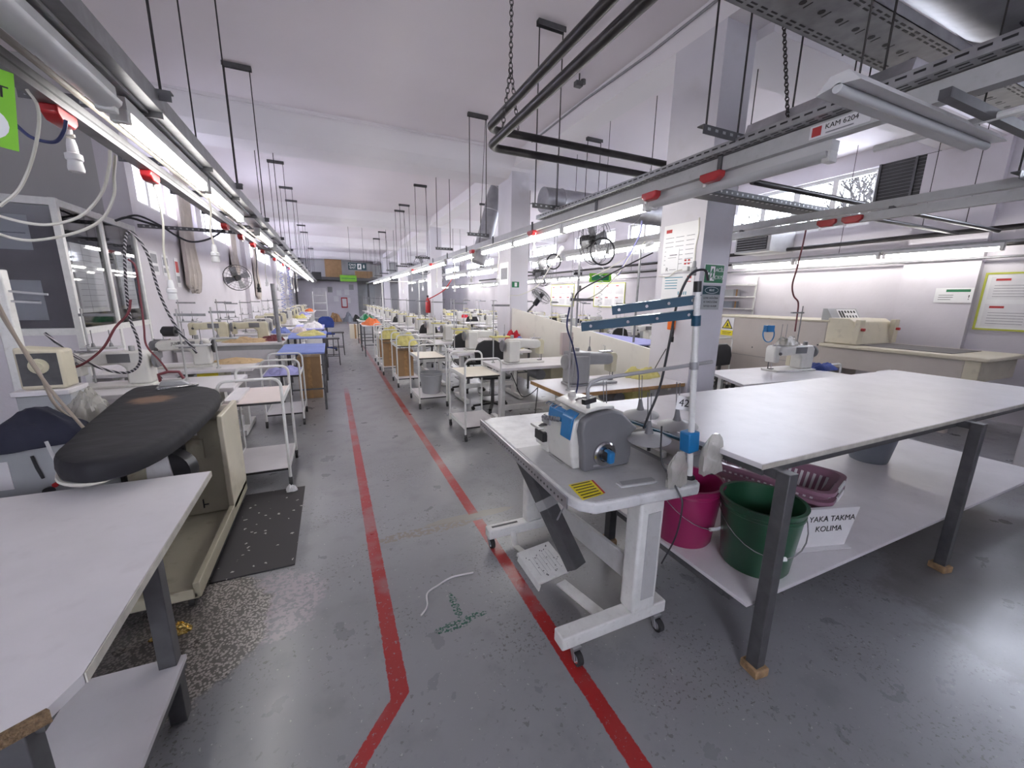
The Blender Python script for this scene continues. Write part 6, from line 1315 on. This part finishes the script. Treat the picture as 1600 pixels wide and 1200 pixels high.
def board(label, y, z, w_, h_, normal=(-1, 0, 0), x=7.99):
    t = face_empty('notice_board', label, 'notice board', (x, y, z), normal, 'yellow-framed notice boards'); f = .022
    MB().box(-w_ / 2, w_ / 2, -h_ / 2, h_ / 2, 0, .006).build('backing', 'signwhite', t, smooth=False)
    MB().box(-w_ / 2 - f, w_ / 2 + f, h_ / 2, h_ / 2 + f, 0, .015).box(-w_ / 2 - f, w_ / 2 + f, -h_ / 2 - f, -h_ / 2, 0, .015).box(-w_ / 2 - f, -w_ / 2, -h_ / 2, h_ / 2, 0, .015).box(w_ / 2, w_ / 2 + f, -h_ / 2, h_ / 2, 0, .015).build('frame', 'limeframe', t, smooth=False)
    for i in range(3):
        for j in range(2):
            cx = -w_ / 2 + (i + .5) * w_ / 3; cz = -h_ / 2 + (j + .5) * h_ / 2; s_ = MB().box(cx - w_ * .14, cx + w_ * .14, cz - h_ * .21, cz + h_ * .21, .006, .008).build('sheet', 'paper', t, smooth=False)
            mb = MB()
            for k in range(5): mb.box(cx - w_ * .11, cx + w_ * .11, cz - h_ * .16 + k * h_ * .05, cz - h_ * .16 + k * h_ * .05 + .006, .008, .009)
            mb.build('print', 'greyink', s_, smooth=False); MB().box(cx - w_ * .11, cx - w_ * .02, cz + h_ * .13, cz + h_ * .17, .008, .009).build('heading', 'redink', s_, smooth=False)
    return t
board('large yellow-green framed notice board at the right edge', 1.66, 1.56, 1.45, .70); board('yellow-framed notice board seen beyond the first column', 10.4, 1.65, 1.5, .7); board('farther yellow-framed notice board by the second column', 13.2, 1.65, 1.6, .75)
t = face_empty('wall_sign', 'small white sign with a green heading and exclamation mark on the right wall pilaster', 'sign', (7.894, 2.64, 1.64), (-1, 0, 0)); MB().box(-.19, .19, -.1, .1, 0, .003).build('plate', 'signwhite', t, smooth=False); MB().box(-.08, .16, .045, .08, .003, .004).build('heading', 'signgreen', t, smooth=False)
MB().box(-.15, 0, .0, .006, .003, .004).box(-.15, 0, -.03, -.024, .003, .004).box(-.15, -.02, -.06, -.054, .003, .004).build('print', 'ink', t, smooth=False); text('lettering', '!', .09, 'ink', t, (.155, -.03, .004))
tag(MB().box(0, .004, -.06, .06, -.08, .08).build('poster', 'ink'), 'small dark square poster on the right wall between the notice boards', 'poster').location = (7.98, 12.0, 1.9)
t = face_empty('hanging_sign', 'small green sign hanging beyond the first column', 'sign', (5.871, 8.0, 2.014), (-.5, -1, 0)); MB().box(-.26, .26, -.1, .1, 0, .004).build('plate', 'lime', t, smooth=False); MB().box(-.2, .2, -.06, .06, .004, .005).build('panel', 'signgreen', t, smooth=False); MB().tube([(0, .1, 0), (0, 3.9 - t.location.z, 0)], .003, 4).build('string', 'wire', t)
t = face_empty('exit_sign', 'small green running-man sign on the second column', 'sign', (3.08 + .02, 6.764, 1.75), (0, -1, 0)); MB().box(-.07, .07, -.05, .05, 0, .004).build('face', 'signgreen', t, smooth=False); MB().box(-.02, .03, -.035, .035, .004, .005).build('doorway', 'signwhite', t, smooth=False)
t = sheet('plastic-covered notice on the aisle face of the second column', 7.05, 1.95, .4, .4, 2.996); MB().box(-.15, .15, -.1, .1, .002, .003).build('print', 'greyink', t, smooth=False)

# ================================================================ FAR END
t = face_empty('exit_sign', 'dark teal hanging sign reading CIKIS EXIT over the far aisle', 'sign', (.87, 14.0, 2.42), (0, -1, 0)); MB().box(-.27, .27, -.11, .11, 0, .02).build('housing', 'signteal', t, smooth=False)
text('lettering', 'ÇIKIŞ', .085, 'signwhite', t, (-.14, .045, .021)); text('lettering', 'EXIT', .085, 'signwhite', t, (-.14, -.045, .021)); MB().box(0, .12, -.085, .085, .02, .022).build('doorway', 'signwhite', t, smooth=False)
MB().prism([(.03, -.05), (.06, -.05), (.09, .02), (.07, .06), (.045, .04)], .022, .023).build('running_figure', 'signteal', t, smooth=False); MB().prism([(.16, 0), (.195, -.06), (.23, 0), (.21, 0), (.21, .06), (.18, .06), (.18, 0)], .02, .022).build('arrow', 'signwhite', t, smooth=False)
MB().tube([(-.2, .11, .01), (-.2, 1.47, .01)], .004, 4).tube([(.2, .11, .01), (.2, 1.47, .01)], .004, 4).build('suspension', 'wire', t)
t = thing('mezzanine_beam', 'dark steel beam and deck across the far end of the hall', 'beam', (0, 29, 2.5)); MB().box(-2.04, 5.0, -.1, .1, 0, .18).build('beam', 'steel', t, smooth=False); MB().box(-2.04, 5, .1, 1.99, .1, .18).build('deck', 'steel_mid', t, smooth=False)
for x in (-1.9, 2.4, 4.9): MB().box(x - .06, x + .06, -.06, .06, -2.5, 0).build('post', 'steel', t, smooth=False)
for x, w_, h_, m_, lab in ((.35, 1.0, 1.25, 'card', 'square brown cardboard sheet leaning on the far mezzanine'), (2.2, 1.1, .45, 'card', 'long brown carton on the far mezzanine')): o = MB().box(-w_ / 2, w_ / 2, -.1, .1, 0, h_).build('cardboard_box', m_); o.location = (x - .0, 29.0 + .3, 2.68); tag(o, lab, 'box')
o = MB().box(-.5, .5, -.06, .06, -.2, .2).build('hanging_sign', 'lime'); o.location = (1.2, 28.84, 2.62); tag(o, 'bright green sign board on the far mezzanine beam', 'sign'); MB().box(-.42, .42, -.063, -.06, -.02, .02).build('stripe', 'signgreen', o, smooth=False)
t = thing('television', 'dark television screen on a bracket at the far end', 'television', (-.65, 28.5, 2.72)); MB().box(-.27, .27, -.05, .05, -.2, .22).build('screen', 'black', t, smooth=False); MB().box(-.02, .02, -.02, .5, -.22, -.1).build('bracket', 'steel', t, smooth=False)
t = thing('partition_room', 'white partitioned room front with notices at the far end of the hall', 'partition', (.2, 30.2, 0)); MB().box(-2.2, 1.6, -.05, .05, 0, 2.45).build('panel', 'wall', t, smooth=False); MB().box(-1.2, -.4, -.08, -.05, .9, 2.0).build('cabinet_front', 'lam', t, smooth=False)
for x, z in ((-.15, 1.9), (.4, 1.7), (.9, 1.75), (1.2, 2.1), (.95, 1.2), (.2, 1.3)): MB().box(x - .15, x + .15, -.06, -.05, z - .18, z + .18).build('notice', 'mmid' if z > 1.8 else 'paper', t, smooth=False)
MB().box(.5, .9, -.07, -.05, .7, 1.4).build('poster_frame', 'redink', t, smooth=False); MB().box(.56, .84, -.075, -.07, .78, 1.32).build('poster', 'paper', t, smooth=False)
t = struct(MB().box(1.85, 3.0, 30.95, 31.0, 0, 2.3).build('door_1', 'cab', smooth=False)); MB().box(2.85, 2.9, 30.9, 30.95, 1.0, 1.1).build('door_handle', 'steel', t, smooth=False)
t = thing('white_rack', 'white rack of cones near the far left stations', 'rack', (-.5, 24, 0)); MB().box(-.35, -.31, -.2, .2, 0, 1.7).box(.31, .35, -.2, .2, 0, 1.7).build('upright', 'wpaint', t, smooth=False)
for z in (.3, .7, 1.1, 1.5): MB().box(-.31, .31, -.2, .2, z, z + .03).build('shelf', 'wpaint', t, smooth=False)
pile('blue bag on the floor at the far end of the aisle', (.9, 26, 0), .3, .3, .5, 'bluegrey', 95); pile('brown sacks on the floor at the far left of the aisle', (.2, 26, 0), .35, .3, .55, 'card', 96); pile('dark bag on the floor beside the blue bag', (1.4, 26, 0), .25, .25, .4, 'black', 97)
t = thing('clothes_frame', 'white tube frame standing past the orange garments', 'frame', (1.45, 12.75, 0)); MB().tube([(0, 0, 0), (0, 0, 1.95), (1.1, 0, 1.95), (1.1, 0, 0)], .02, 8).tube([(0, 0, .1), (0, -.25, 0)], .02, 6).tube([(0, 0, .1), (0, .25, 0)], .02, 6).build('frame', 'wpaint', t)
